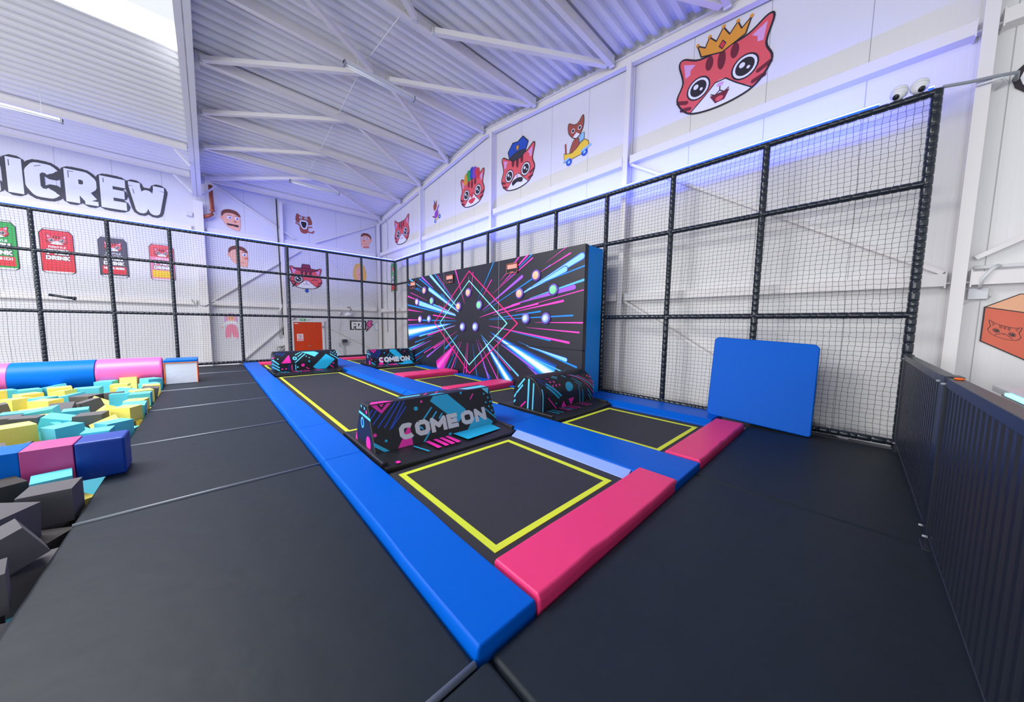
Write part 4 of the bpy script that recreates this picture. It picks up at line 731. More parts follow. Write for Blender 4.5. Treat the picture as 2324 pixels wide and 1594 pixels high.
CUBES = json.loads('''[[-0.994,2.349,-0.426,-0.78,-1.57,0.0,0.248,0.248,0.253],[-0.959,2.639,-0.398,-1.57,-0.8,-0.06,0.221,0.209,0.23],[-1.028,3.095,-0.432,3.14,0.0,1.29,0.241,0.217,0.237],[-0.999,3.42,-0.434,1.79,-1.57,0.0,0.233,0.24,0.236],[-1.36,3.488,-0.426,-2.2,1.57,0.0,0.248,0.217,0.223],[-1.057,3.87,-0.425,0.0,3.14,-1.44,0.264,0.271,0.249],[-1.358,3.827,-0.435,0.0,0.0,1.77,0.229,0.238,0.23],[-0.983,4.194,-0.432,2.92,1.57,0.0,0.236,0.209,0.218],[-1.363,4.177,-0.44,0.44,-1.57,-1.6,0.22,0.217,0.209],[-0.974,4.569,-0.432,-0.0,-0.0,0.16,0.234,0.222,0.236],[-1.303,4.599,-0.423,1.25,1.57,0.0,0.254,0.259,0.229],[-0.997,5.567,-0.44,1.41,1.57,0.0,0.22,0.189,0.204],[-1.443,5.598,-0.414,-1.57,-0.0,1.79,0.262,0.272,0.249],[-1.766,5.655,-0.438,-1.57,-0.0,-0.1,0.225,0.225,0.229],[-1.044,6.051,-0.438,-0.02,1.57,0.0,0.224,0.206,0.222],[-1.414,5.896,-0.438,1.57,0.0,0.52,0.245,0.223,0.232],[-1.761,5.931,-0.434,0.0,0.0,3.0,0.251,0.263,0.232],[-0.963,6.375,-0.443,1.57,-0.0,-0.54,0.238,0.214,0.236],[-1.234,6.254,-0.439,-2.04,-1.57,0.0,0.223,0.23,0.201],[-1.763,6.256,-0.418,-1.57,0.0,2.45,0.253,0.263,0.252],[-2.167,6.283,-0.443,-3.14,-0.0,-1.29,0.227,0.231,0.214],[-0.984,6.697,-0.426,1.57,-0.0,-1.23,0.264,0.248,0.257],[-1.365,6.695,-0.436,0.0,0.0,-2.28,0.238,0.209,0.228],[-1.743,6.704,-0.429,0.91,-1.57,0.0,0.242,0.223,0.221],[-2.09,6.618,-0.432,2.99,-1.57,0.0,0.236,0.238,0.24],[-0.979,7.077,-0.432,1.27,-1.57,0.0,0.236,0.234,0.223],[-1.313,7.003,-0.434,-0.0,-3.14,0.34,0.233,0.242,0.233],[-1.713,6.982,-0.434,-2.38,-1.57,0.0,0.231,0.228,0.224],[-2.137,7.061,-0.432,-0.16,1.57,0.0,0.236,0.231,0.238],[-0.977,7.396,-0.414,3.14,0.0,0.16,0.259,0.256,0.271],[-1.359,7.361,-0.436,1.2,-1.57,0.0,0.227,0.231,0.237],[-1.709,7.469,-0.424,-0.4,-1.57,0.0,0.253,0.224,0.257],[-2.006,7.434,-0.425,-1.57,-0.0,1.29,0.248,0.249,0.247],[-2.298,7.442,-0.43,-1.74,-1.57,0.0,0.24,0.235,0.224],[-1.024,7.717,-0.429,-0.28,1.57,0.0,0.241,0.216,0.219],[-1.473,7.707,-0.436,-0.26,-1.57,0.0,0.229,0.196,0.222],[-1.72,7.762,-0.435,-0.01,1.57,0.0,0.231,0.238,0.208],[-1.991,7.864,-0.437,1.0,-1.57,0.0,0.225,0.229,0.215],[-2.47,7.764,-0.428,2.46,-1.57,0.0,0.245,0.224,0.241],[-0.962,8.093,-0.424,-1.57,-0.0,-0.18,0.257,0.251,0.245],[-1.272,8.237,-0.413,1.57,-0.0,0.37,0.263,0.275,0.261],[-1.71,8.116,-0.438,0.26,-1.57,0.0,0.225,0.217,0.223],[-2.087,8.134,-0.439,1.57,-0.0,2.43,0.237,0.222,0.221],[-2.449,8.128,-0.414,1.57,0.0,3.06,0.263,0.272,0.26],[-0.967,8.485,-0.431,0.04,1.57,0.0,0.239,0.218,0.25],[-1.361,8.52,-0.437,0.72,-1.57,0.0,0.225,0.22,0.218],[-1.72,8.492,-0.44,1.24,-1.57,0.0,0.221,0.211,0.208],[-2.029,8.537,-0.448,-1.57,-0.0,-0.06,0.232,0.204,0.243],[-2.462,8.513,-0.425,2.72,-1.57,0.0,0.249,0.242,0.252],[-0.963,8.868,-0.435,-0.0,0.0,-0.92,0.244,0.224,0.23],[-1.271,8.831,-0.427,-1.57,-0.0,2.92,0.254,0.245,0.23],[-1.874,8.884,-0.425,1.57,-0.0,0.23,0.26,0.249,0.235],[-2.144,8.846,-0.424,2.74,1.57,0.0,0.252,0.246,0.245],[-2.429,8.873,-0.435,-1.57,-0.0,-1.43,0.258,0.23,0.244],[-2.742,8.899,-0.432,-1.57,-0.0,0.97,0.251,0.235,0.237],[-1.054,9.157,-0.429,-1.76,1.57,0.0,0.242,0.232,0.235],[-1.345,9.226,-0.422,3.01,-1.57,0.0,0.257,0.222,0.24],[-1.722,9.232,-0.439,0.3,-1.57,0.0,0.221,0.22,0.232],[-2.037,9.215,-0.421,0.54,-1.57,0.0,0.258,0.231,0.257],[-2.335,9.18,-0.442,0.0,-0.0,-2.51,0.233,0.241,0.215],[-2.888,9.252,-0.444,1.57,0.0,0.27,0.248,0.213,0.227],[-1.12,9.686,-0.427,-1.57,0.0,-1.8,0.246,0.246,0.254],[-1.46,9.633,-0.421,3.14,-0.0,-0.33,0.247,0.234,0.257],[-1.718,9.475,-0.439,-3.14,-0.0,0.13,0.227,0.221,0.221],[-2.08,9.559,-0.439,1.57,0.0,-2.41,0.232,0.223,0.218],[-2.446,9.539,-0.435,-1.14,-1.57,0.0,0.231,0.213,0.233],[-2.874,9.518,-0.44,-1.57,0.0,-1.32,0.224,0.22,0.205],[-0.996,9.953,-0.427,-1.57,0.0,-1.88,0.259,0.245,0.246],[-1.352,9.931,-0.439,-2.77,1.57,0.0,0.222,0.196,0.232],[-1.651,10.004,-0.418,-2.76,-1.57,0.0,0.264,0.259,0.27],[-1.942,9.884,-0.444,-1.57,0.0,-2.84,0.231,0.211,0.229],[-2.394,9.938,-0.421,-0.33,-1.57,0.0,0.257,0.252,0.263],[-3.035,9.783,-0.377,-0.0,-0.95,-2.32,0.247,0.238,0.249],[-1.001,10.295,-0.435,3.02,-1.57,0.0,0.229,0.197,0.237],[-1.366,10.336,-0.43,-0.0,0.0,-2.74,0.241,0.248,0.239],[-1.787,10.216,-0.437,-2.85,-1.57,0.0,0.227,0.2,0.217],[-2.086,10.272,-0.434,-1.07,1.57,0.0,0.231,0.21,0.214],[-2.402,10.3,-0.439,-2.51,-1.57,0.0,0.221,0.229,0.212],[-2.801,10.347,-0.429,0.01,1.57,0.0,0.241,0.251,0.221],[-3.164,10.296,-0.424,-0.26,1.57,0.0,0.253,0.223,0.235],[-0.96,10.683,-0.426,-1.57,0.0,-1.41,0.238,0.249,0.227],[-1.329,10.646,-0.424,1.13,-1.57,0.0,0.253,0.251,0.234],[-1.717,10.686,-0.42,-0.0,-0.0,-1.48,0.249,0.233,0.261],[-2.066,10.623,-0.433,3.14,-0.0,-0.95,0.238,0.205,0.234],[-2.435,10.631,-0.434,-3.14,-0.0,0.57,0.224,0.194,0.232],[-2.793,10.647,-0.435,-2.27,1.57,0.0,0.231,0.199,0.222],[-3.165,10.645,-0.433,2.64,1.57,0.0,0.234,0.201,0.212],[-0.929,11.677,-0.436,1.57,-0.0,-3.14,0.238,0.228,0.217],[-1.358,11.751,-0.423,1.57,-0.0,-2.99,0.261,0.254,0.269],[-1.72,11.726,-0.429,-2.88,-1.57,0.0,0.242,0.233,0.231],[-2.041,11.649,-0.44,1.57,-0.0,2.02,0.234,0.22,0.239],[-2.363,11.809,-0.438,1.3,1.57,0.0,0.224,0.225,0.229],[-2.771,11.729,-0.434,-3.05,1.57,0.0,0.231,0.2,0.223],[-3.051,11.757,-0.442,-1.57,0.0,-2.65,0.252,0.216,0.234],[-3.513,11.631,-0.429,0.0,3.14,1.36,0.239,0.218,0.242],[-0.956,2.34,-0.175,-1.23,-1.57,0.0,0.254,0.245,0.246],[-1.194,2.833,-0.338,-0.89,2.64,0.63,0.253,0.25,0.238],[-1.045,3.118,-0.202,-2.42,1.57,0.0,0.223,0.197,0.209],[-0.931,3.501,-0.19,-1.65,1.57,0.0,0.254,0.245,0.23],[-1.194,3.47,-0.168,-1.57,0.01,-1.37,0.259,0.269,0.257],[-0.949,3.892,-0.183,-0.47,-1.57,0.0,0.235,0.2,0.232],[-1.264,4.066,-0.19,-3.14,-0.15,-0.51,0.244,0.216,0.245],[-0.953,4.171,-0.197,-0.0,-0.0,-0.36,0.225,0.206,0.234],[-1.546,4.208,-0.212,-0.01,2.94,0.38,0.255,0.264,0.249],[-0.974,4.584,-0.198,0.0,-0.0,-2.54,0.257,0.24,0.233],[-1.279,4.627,-0.175,0.06,1.57,0.0,0.242,0.248,0.232],[-0.984,5.762,-0.252,-1.46,-0.59,-1.61,0.245,0.226,0.248],[-1.227,5.379,-0.416,-1.57,-0.0,1.96,0.264,0.269,0.271],[-1.823,5.67,-0.203,1.57,-0.0,-1.76,0.257,0.244,0.233],[-1.002,6.099,-0.196,-0.94,-1.57,2.02,0.261,0.232,0.266],[-1.404,5.915,-0.208,-3.14,0.0,0.01,0.248,0.251,0.237],[-1.7,5.948,-0.204,-2.08,1.57,0.0,0.228,0.212,0.216],[-0.952,6.374,-0.215,-0.19,-1.57,0.0,0.241,0.239,0.232],[-1.476,6.394,-0.338,0.57,0.62,-0.49,0.251,0.247,0.246],[-1.815,6.241,-0.169,-0.0,0.0,2.05,0.251,0.239,0.236],[-2.118,6.31,-0.213,1.57,-0.0,1.97,0.246,0.247,0.248],[-0.965,6.647,-0.193,-1.57,-0.0,-0.34,0.252,0.218,0.256],[-1.297,6.712,-0.191,0.65,1.54,0.47,0.251,0.255,0.254],[-1.712,6.681,-0.171,0.0,0.0,2.79,0.26,0.234,0.272],[-2.023,6.724,-0.192,0.0,-1.54,-2.8,0.238,0.21,0.237],[-0.96,7.122,-0.195,1.2,-1.57,-1.49,0.237,0.207,0.238],[-1.317,7.052,-0.149,1.57,-2.56,-0.31,0.26,0.232,0.246],[-1.69,7.018,-0.208,1.57,0.0,-2.99,0.228,0.222,0.231],[-2.126,7.005,-0.184,0.0,-0.0,0.74,0.257,0.264,0.26],[-1.013,7.448,-0.156,0.0,3.14,-1.56,0.261,0.237,0.246],[-1.298,7.418,-0.212,2.49,1.57,0.0,0.221,0.193,0.218],[-1.724,7.461,-0.176,-1.57,0.0,2.8,0.247,0.242,0.248],[-2.016,7.368,-0.172,-1.31,-1.57,0.0,0.258,0.268,0.244],[-2.367,7.221,-0.274,-0.79,-2.49,-0.7,0.23,0.228,0.236],[-0.924,7.806,-0.205,3.07,-0.02,-1.59,0.227,0.197,0.21],[-1.507,7.683,-0.192,-1.57,0.01,-0.23,0.253,0.256,0.258],[-1.784,7.777,-0.206,-0.0,-0.0,1.09,0.248,0.259,0.227],[-2.028,7.87,-0.213,-1.57,0.0,2.7,0.237,0.223,0.237],[-2.442,7.846,-0.169,-0.0,1.43,0.79,0.244,0.226,0.224],[-0.953,8.085,-0.178,0.36,-1.57,-1.69,0.242,0.253,0.252],[-1.468,8.231,-0.169,1.3,-1.83,0.37,0.233,0.204,0.227],[-1.695,8.103,-0.207,1.81,-1.57,0.0,0.237,0.215,0.231],[-2.091,8.147,-0.208,-0.0,3.14,-0.3,0.233,0.214,0.24],[-2.416,8.121,-0.165,1.57,0.0,2.94,0.231,0.227,0.21],[-1.26,8.591,-0.182,-1.58,1.48,1.35,0.264,0.253,0.253],[-1.556,8.541,-0.216,1.55,0.02,1.48,0.256,0.218,0.26],[-1.808,8.557,-0.209,0.08,1.57,0.0,0.241,0.223,0.235],[-2.049,8.538,-0.232,1.57,0.0,-1.75,0.24,0.227,0.219],[-2.726,8.587,-0.429,1.56,-1.57,-0.32,0.243,0.209,0.233],[-0.97,8.856,-0.19,-0.0,0.0,-1.54,0.261,0.255,0.259],[-1.247,8.928,-0.181,0.05,-3.12,0.19,0.239,0.245,0.244],[-1.584,8.88,-0.268,-0.96,-2.61,-0.72,0.254,0.261,0.234],[-1.985,8.821,-0.18,-1.59,-0.0,-1.39,0.265,0.237,0.255],[-2.359,8.895,-0.19,-0.15,3.14,-1.39,0.25,0.219,0.231],[-2.672,8.881,-0.184,0.32,-1.57,0.0,0.26,0.267,0.242],[-1.006,9.121,-0.193,0.0,0.0,0.16,0.247,0.217,0.231],[-1.315,9.161,-0.187,1.57,-0.0,1.77,0.228,0.214,0.215],[-1.699,9.194,-0.221,-1.57,0.0,0.72,0.227,0.216,0.237],[-2.051,9.237,-0.173,-0.0,0.0,3.04,0.249,0.23,0.238],[-2.353,9.205,-0.199,-1.57,-1.78,-0.42,0.231,0.222,0.217],[-2.966,9.249,-0.217,1.57,0.0,0.1,0.242,0.24,0.218],[-1.003,9.665,-0.189,0.13,-3.01,-1.03,0.247,0.25,0.225],[-1.327,9.519,-0.181,-2.73,-1.09,-0.33,0.236,0.201,0.223],[-1.707,9.497,-0.188,0.0,-0.2,-0.12,0.237,0.226,0.238],[-2.137,9.544,-0.206,3.14,-0.0,1.38,0.234,0.206,0.243],[-2.466,9.588,-0.206,-1.57,0.0,2.1,0.244,0.226,0.253],[-2.912,9.518,-0.217,0.3,1.57,0.0,0.226,0.208,0.22],[-0.968,9.974,-0.208,1.57,-0.0,1.67,0.223,0.193,0.212],[-1.343,9.931,-0.211,-0.54,-1.57,0.0,0.232,0.234,0.235],[-1.739,10.019,-0.17,1.57,0.0,-3.06,0.237,0.232,0.222],[-1.994,9.826,-0.203,1.57,-1.52,1.54,0.26,0.231,0.24],[-2.31,9.938,-0.18,-3.14,0.0,-0.2,0.22,0.189,0.226],[-2.663,10.022,-0.442,-1.57,-0.0,2.98,0.246,0.215,0.249],[-1.021,10.302,-0.206,-1.57,-0.0,1.14,0.263,0.229,0.239],[-1.351,10.327,-0.193,-1.57,0.0,-2.6,0.241,0.236,0.249],[-1.806,10.259,-0.194,1.48,1.57,0.0,0.258,0.225,0.261],[-2.084,10.278,-0.192,1.54,1.57,0.0,0.254,0.242,0.263],[-2.584,10.223,-0.251,0.98,0.74,0.63,0.232,0.241,0.216],[-2.903,10.355,-0.189,-1.62,1.57,0.0,0.239,0.233,0.239],[-3.201,10.345,-0.172,-1.94,1.57,0.0,0.251,0.236,0.247],[-0.995,10.699,-0.18,0.08,-1.57,0.0,0.242,0.232,0.251],[-1.275,10.616,-0.169,-1.59,1.57,0.0,0.255,0.26,0.241],[-1.656,10.692,-0.172,-1.57,0.0,0.49,0.26,0.235,0.259],[-2.076,10.72,-0.185,-0.43,-1.47,2.19,0.255,0.234,0.233],[-2.484,10.629,-0.207,-0.52,-1.57,0.0,0.222,0.232,0.213],[-2.848,10.675,-0.2,-3.09,-1.57,0.0,0.238,0.218,0.218],[-3.192,10.654,-0.204,1.57,-0.0,-1.21,0.259,0.224,0.245],[-0.962,11.705,-0.192,2.67,1.57,0.0,0.26,0.248,0.238],[-1.355,11.739,-0.184,-3.14,0.0,-0.44,0.245,0.223,0.225],[-1.68,11.661,-0.186,-0.0,-3.14,0.57,0.241,0.21,0.245],[-2.022,11.606,-0.204,-1.57,-0.0,2.93,0.264,0.253,0.255],[-2.362,11.714,-0.205,-3.01,-0.06,0.7,0.239,0.213,0.234],[-2.71,11.748,-0.188,3.04,1.57,0.0,0.261,0.239,0.267],[-3.024,11.704,-0.157,-3.14,-0.55,0.15,0.262,0.247,0.253],[-3.612,11.667,-0.191,0.47,-1.59,-0.21,0.233,0.233,0.218],[-1.042,2.337,0.053,-1.57,0.0,0.25,0.226,0.201,0.227],[-0.915,2.851,-0.188,0.15,-0.8,1.36,0.226,0.2,0.206],[-0.987,3.093,0.023,1.36,1.57,0.0,0.227,0.225,0.208],[-0.972,3.45,0.083,1.57,1.16,0.36,0.222,0.221,0.204],[-1.356,3.371,0.081,3.09,1.26,0.22,0.249,0.236,0.256],[-1.116,3.893,0.067,3.14,0.07,-0.53,0.259,0.227,0.25],[-1.492,3.887,-0.03,-0.39,-0.57,1.83,0.249,0.25,0.252],[-0.962,4.224,0.049,-0.14,-1.57,1.68,0.258,0.254,0.249],[-1.593,4.188,0.034,-1.72,-1.78,0.41,0.253,0.241,0.255],[-1.035,4.596,0.04,-1.38,-1.57,0.0,0.242,0.206,0.247],[-1.29,4.581,0.061,1.57,-0.0,-1.09,0.244,0.231,0.224],[-0.931,5.344,-0.297,-1.67,0.83,-1.54,0.231,0.234,0.23],[-1.527,5.541,-0.162,-0.0,3.14,0.04,0.232,0.198,0.232],[-1.77,5.662,0.028,-1.57,0.0,1.62,0.24,0.218,0.242],[-1.026,6.122,0.055,1.06,-1.57,2.03,0.24,0.237,0.218],[-1.394,5.894,0.023,3.14,0.0,-1.03,0.223,0.19,0.226],[-1.728,5.982,0.038,-1.27,-1.57,0.0,0.256,0.242,0.251],[-1.226,6.423,-0.134,1.8,-2.65,-0.19,0.248,0.252,0.246],[-1.599,6.409,-0.079,1.05,0.18,1.94,0.221,0.227,0.232],[-1.86,6.255,0.053,1.57,0.0,-3.04,0.225,0.207,0.205],[-2.131,6.229,0.027,1.57,0.0,-0.24,0.234,0.233,0.224],[-0.968,6.593,0.037,0.0,-0.0,-2.5,0.251,0.224,0.241],[-1.381,6.664,0.052,0.18,-1.54,-2.67,0.241,0.241,0.241],[-1.741,6.742,0.094,0.43,-1.57,0.0,0.259,0.268,0.264],[-2.039,6.726,0.067,1.22,1.49,1.8,0.26,0.258,0.251],[-1.043,6.92,-0.018,0.57,-0.68,-1.86,0.251,0.252,0.233],[-1.516,7.092,-0.015,-0.27,0.59,-0.31,0.224,0.218,0.214],[-1.843,7.003,-0.0,-0.04,2.71,0.07,0.227,0.212,0.208],[-2.186,7.174,0.081,1.58,-1.63,0.26,0.258,0.236,0.267],[-0.959,7.406,0.078,-0.49,-1.57,0.0,0.223,0.216,0.226],[-1.278,7.347,0.026,-1.57,0.0,-0.13,0.261,0.254,0.256],[-1.566,7.367,0.047,1.5,-2.83,-0.11,0.257,0.23,0.243],[-1.828,7.456,0.068,2.8,-1.51,0.26,0.23,0.226,0.227],[-2.232,7.654,-0.241,-0.23,0.58,1.0,0.234,0.239,0.238],[-0.933,7.813,0.04,1.13,-1.39,-1.15,0.243,0.211,0.242],[-1.472,7.694,0.058,-1.93,1.58,-0.24,0.243,0.229,0.235],[-1.777,7.743,0.018,1.57,-0.0,1.7,0.223,0.22,0.209],[-2.088,7.875,0.017,1.57,-0.0,1.55,0.262,0.238,0.239],[-2.507,7.805,0.063,-3.0,-0.01,-0.7,0.235,0.21,0.236],[-0.935,8.087,0.057,-0.0,-0.0,1.4,0.235,0.232,0.227],[-1.233,8.066,-0.046,-0.87,2.52,-0.69,0.233,0.21,0.238],[-1.82,8.069,0.039,-0.27,-1.74,0.24,0.258,0.249,0.25],[-2.079,8.111,0.031,-2.43,1.57,0.7,0.239,0.21,0.231],[-2.424,8.114,0.072,3.13,-1.57,0.0,0.247,0.239,0.229],[-0.919,8.528,-0.199,-3.12,-1.57,0.0,0.225,0.225,0.233],[-1.49,8.559,0.041,1.11,1.31,0.11,0.233,0.228,0.211],[-1.727,8.359,0.013,0.05,-1.15,-1.65,0.251,0.239,0.258],[-1.998,8.362,-0.013,-0.18,1.09,1.39,0.228,0.215,0.216],[-2.326,8.433,-0.14,-0.47,-2.67,-0.18,0.237,0.238,0.246],[-0.964,8.774,0.056,1.57,0.0,-1.58,0.265,0.232,0.268],[-1.206,8.81,0.07,0.02,0.09,1.56,0.228,0.212,0.237],[-1.476,8.853,-0.01,0.96,0.08,-1.57,0.24,0.233,0.232],[-1.971,8.838,0.06,0.01,-0.01,2.63,0.25,0.224,0.243],[-2.411,8.81,0.046,-1.73,1.42,0.18,0.255,0.232,0.242],[-2.833,8.826,0.04,2.87,-0.09,1.57,0.222,0.211,0.209],[-0.986,9.161,0.046,-3.14,0.0,0.31,0.265,0.267,0.247],[-1.31,9.146,0.048,1.49,0.0,0.09,0.229,0.239,0.216],[-1.624,9.185,0.02,1.05,-1.57,0.0,0.265,0.264,0.275],[-2.073,9.202,0.06,-2.16,-1.57,0.0,0.228,0.206,0.207],[-2.643,9.254,-0.437,0.0,0.0,1.71,0.22,0.201,0.227],[-2.887,9.22,0.033,3.03,1.57,0.0,0.261,0.251,0.25],[-0.928,9.619,0.028,-1.81,1.75,-0.23,0.232,0.218,0.213],[-1.189,9.456,0.014,1.27,0.38,-1.03,0.263,0.249,0.27],[-1.833,9.476,0.03,0.97,-1.77,-0.12,0.238,0.217,0.237],[-2.136,9.556,0.012,1.57,-0.0,1.69,0.227,0.193,0.224],[-2.427,9.601,0.022,-0.82,1.57,0.0,0.23,0.205,0.23],[-2.86,9.52,0.011,2.2,-1.57,0.0,0.229,0.237,0.21],[-0.936,10.0,0.013,-1.57,-0.0,1.71,0.242,0.248,0.241],[-1.308,9.899,0.025,1.55,1.57,0.0,0.241,0.231,0.22],[-1.71,9.989,0.061,-0.0,-0.0,1.5,0.243,0.248,0.23],[-2.011,9.933,0.05,-1.55,-1.68,-0.49,0.234,0.212,0.227],[-2.387,9.945,0.045,0.0,-0.0,0.63,0.24,0.231,0.223],[-2.93,10.061,-0.339,-0.88,2.52,0.82,0.242,0.22,0.219],[-0.982,10.277,0.021,-1.57,-0.0,0.46,0.261,0.226,0.249],[-1.396,10.359,0.04,0.1,1.57,0.0,0.23,0.209,0.238],[-1.834,10.244,0.041,1.57,-0.0,0.09,0.242,0.213,0.242],[-2.122,10.274,0.062,-0.0,-3.14,-1.32,0.255,0.265,0.253],[-2.715,10.017,-0.15,-0.32,-2.53,0.74,0.235,0.232,0.224],[-2.88,10.316,0.061,0.44,1.57,0.0,0.262,0.259,0.263],[-3.223,10.324,0.061,-1.57,0.0,0.17,0.248,0.214,0.251],[-0.995,10.642,0.072,-3.11,0.05,0.64,0.252,0.253,0.245],[-1.327,10.789,0.082,0.0,-0.25,-1.57,0.265,0.242,0.266],[-1.641,10.789,0.065,-1.57,0.0,1.34,0.249,0.239,0.254],[-2.281,10.769,0.043,-0.8,-1.8,-0.19,0.248,0.245,0.259],[-2.549,10.666,0.024,-0.4,1.57,0.0,0.239,0.247,0.249],[-2.819,10.647,0.041,-1.07,-1.57,0.0,0.244,0.24,0.243],[-3.244,10.656,0.028,-3.14,-0.0,-0.05,0.242,0.23,0.242],[-0.927,11.742,0.049,1.57,0.0,1.6,0.234,0.223,0.212],[-1.339,11.789,0.047,1.57,-0.0,1.62,0.233,0.236,0.219],[-1.701,11.696,0.047,1.57,-0.0,0.84,0.241,0.221,0.227],[-2.011,11.62,0.037,-1.81,1.57,0.0,0.227,0.207,0.23],[-2.359,11.593,0.011,-0.02,3.0,1.69,0.233,0.228,0.227],[-2.719,11.758,0.056,-0.22,-1.57,0.0,0.226,0.228,0.207],[-3.275,11.614,-0.017,-0.17,-1.02,-2.99,0.259,0.237,0.27],[-3.574,11.695,0.036,0.21,-1.55,2.93,0.22,0.199,0.231],[-1.174,2.579,-0.21,-1.54,-0.32,-1.31,0.264,0.254,0.25],[-1.205,4.348,-0.266,0.63,0.3,1.6,0.222,0.228,0.231],[-0.958,5.058,-0.437,-1.25,-1.57,0.0,0.226,0.235,0.233],[-1.705,5.275,-0.418,0.12,1.57,0.0,0.264,0.242,0.274],[-1.01,5.838,0.007,1.23,0.95,1.15,0.236,0.217,0.218]]''')
rnd = random.Random(4); unit = {}
for cx, cy, cz, ex, ey, ez, sx, sy, sz in CUBES:
    if cy < 4.7: c = rnd.choice(('fd', 'fd', 'fd', 'fg', 'fg', 'fc', 'fc', 'fy'))  # darkest foam near the camera has the pit's shade put into its colour
    elif cy < 6.6: c = rnd.choice(('fy', 'fy', 'fc', 'fc', 'fc', 'fg'))
    else: c = rnd.choice(('fy', 'fy', 'fy', 'fc', 'fc', 'fg'))
    if c not in unit:
        g = G(); g.box(-.5, .5, -.5, .5, -.5, .5, c); o = g.build('foam_cube', bevel=.03, seg=1); me = o.data
        for v in me.vertices: v.co.z -= .5
        unit[c] = me; o.location = (0, 0, 0); o.modifiers.clear()
        for p in me.polygons: p.use_smooth = False
    else: o = bpy.data.objects.new('foam_cube', unit[c]); COL.objects.link(o)
    o.location = (cx, cy, cz); o.rotation_euler = (ex, ey, ez); o.scale = (sx, sy, sz)
    col = {'fy': 'yellow', 'fc': 'sky blue', 'fg': 'grey', 'fd': 'shade-darkened grey'}[c]
    m = o.rotation_euler.to_matrix(); tilt = max(abs(m[2][k]) for k in range(3))
    st = 'lying flat' if tilt > .96 else ('tilted' if tilt > .82 else 'upended')
    lvl = 'top layer' if cz > -.06 else ('upper layer' if cz > -.22 else 'sunk low')
    edge = 'against the mats' if cx > -1.15 else ('near the mats' if cx > -1.75 else 'far out')
    zone = 'before the square beam' if cy < 4.7 else ('just behind the square beam' if cy < 6.3 else ('between the beams' if cy < 8.6 else ('before the round beam' if cy < 10.9 else 'behind the round beam')))
    tag(o, '%s foam cube %s, %s, %s, %s' % (col, st, lvl, edge, zone), 'foam cube', 'foam cubes in the pit')

# ================================================================ CRASH MAT, BARRIER
t = None
g = G(); w, h, d, ch = 1.28, 1.285, .055, .045
out = [(0, 0 + ch), (ch, 0), (w - ch * .6, 0), (w, ch * .5), (w, h - ch), (w - ch, h), (ch, h), (0, h - ch)]
fr = [(y, z) for y, z in out]
base = V((5.93, 1.60, .075)); ang = math.atan2(.215, 1.27); roll = -.052
def cm(u, v, k):
    u2, v2 = u * math.cos(roll) - v * math.sin(roll) * 0 , v + u * math.sin(roll)
    return base + V((v2 * math.sin(ang) + k * math.cos(ang), -u2, v2 * math.cos(ang) - k * math.sin(ang)))
n = len(fr); vs = [cm(u, v, 0) for u, v in fr] + [cm(u, v, d) for u, v in fr]
g.mesh(vs, [tuple(range(n)), tuple(range(2 * n - 1, n - 1, -1))] + [(i, n + i, n + (i + 1) % n, (i + 1) % n) for i in range(n)], 'blue')
tag(g.build('crash_mat', bevel=.016, seg=3), 'square blue crash mat leaning on the near part of the net fence', 'mat')

yB = -.46
def barrier(x0, x1, label):
    t = thing('metal_barrier', label, 'barrier', ((x0 + x1) / 2, yB, .05), 'barrier panels')
    g = G(); g.box(x0, x1, yB - .035, yB + .035, 1.13, 1.19, 'barrier'); g.build('top_rail', t, bevel=.004)
    g = G(); g.box(x0, x1, yB - .03, yB + .03, .055, .10, 'barrier'); g.build('bottom_rail', t, bevel=.004)
    g = G(); prof = []; x = x0 + .005
    while x < x1 - .005:
        for dx, dy in ((0, -.02), (.006, .012), (.018, .026), (.056, .026), (.068, .012), (.074, -.02)):
            if x + dx < x1: prof.append((x + dx, yB + dy))
        x += .095
    n = len(prof); g.mesh([(a, b, .07) for a, b in prof] + [(a, b, 1.15) for a, b in prof], [(i, i + 1, n + i + 1, n + i) for i in range(n - 1)], 'barrier'); g.build('corrugated_sheet', t)
    for x in (x0 + .012, x1 - .012):
        for z in (.10, 1.15):
            g = G(); g.tube([(x, yB + .03, z), (x, yB + .055, z)], [.010, .007], 'grey', 8); g.build('bolt', t, smooth=True)
barrier(3.66, 6.12, 'far dark corrugated barrier panel between the net fence post and the square post')
barrier(.9, 3.50, 'near dark corrugated barrier panel running off the right edge')
for x, l in ((3.58, 'square dark barrier post between the two corrugated panels'), (6.165, 'dark flat barrier post below the near corner of the net fence')):
    g = G(); g.box(x - (.072 if x < 5 else .045), x + (.072 if x < 5 else .04), yB - .04, yB + .04, -.02, 1.20, 'barrier'); g.box(x - .09, x + .07, yB - .06, yB + .05, -.02, .012, 'barrier')
    tag(g.build('barrier_post', bevel=.004), l, 'post', 'barrier posts')
g = G(); g.tube([(3.42 + .022 * math.cos(a), yB - .005 + .016 * math.sin(a), 1.197) for a in [2 * PI * k / 14 for k in range(15)]], .006, 'orange', 6)
tag(g.build('wristband', smooth=True), 'small orange band lying on the barrier top rail', 'band')
t = thing('counter', 'white counter with a glowing cyan edge beyond the barrier', 'counter', (5.0, -1.5, .9))
g = G(); g.box(4.2, 5.75, -2.2, -.98, .90, .96, 'white'); g.build('counter_top', t, bevel=.01)
g = G(); g.box(4.25, 5.7, -2.15, -1.03, 0, .90, 'steel2'); g.build('counter_body', t)
g = G(); g.box(4.2, 5.2, -.98, -.955, .92, .945, 'cyanled'); g.build('light_edge', t)
g = G(); g.box(6.61, 6.7, -1.02, -.88, 1.87, 2.0, 'steel2'); o = g.build('junction_box', bevel=.006); tag(o, 'grey electrical box on the right wall by the near column', 'electrical box')
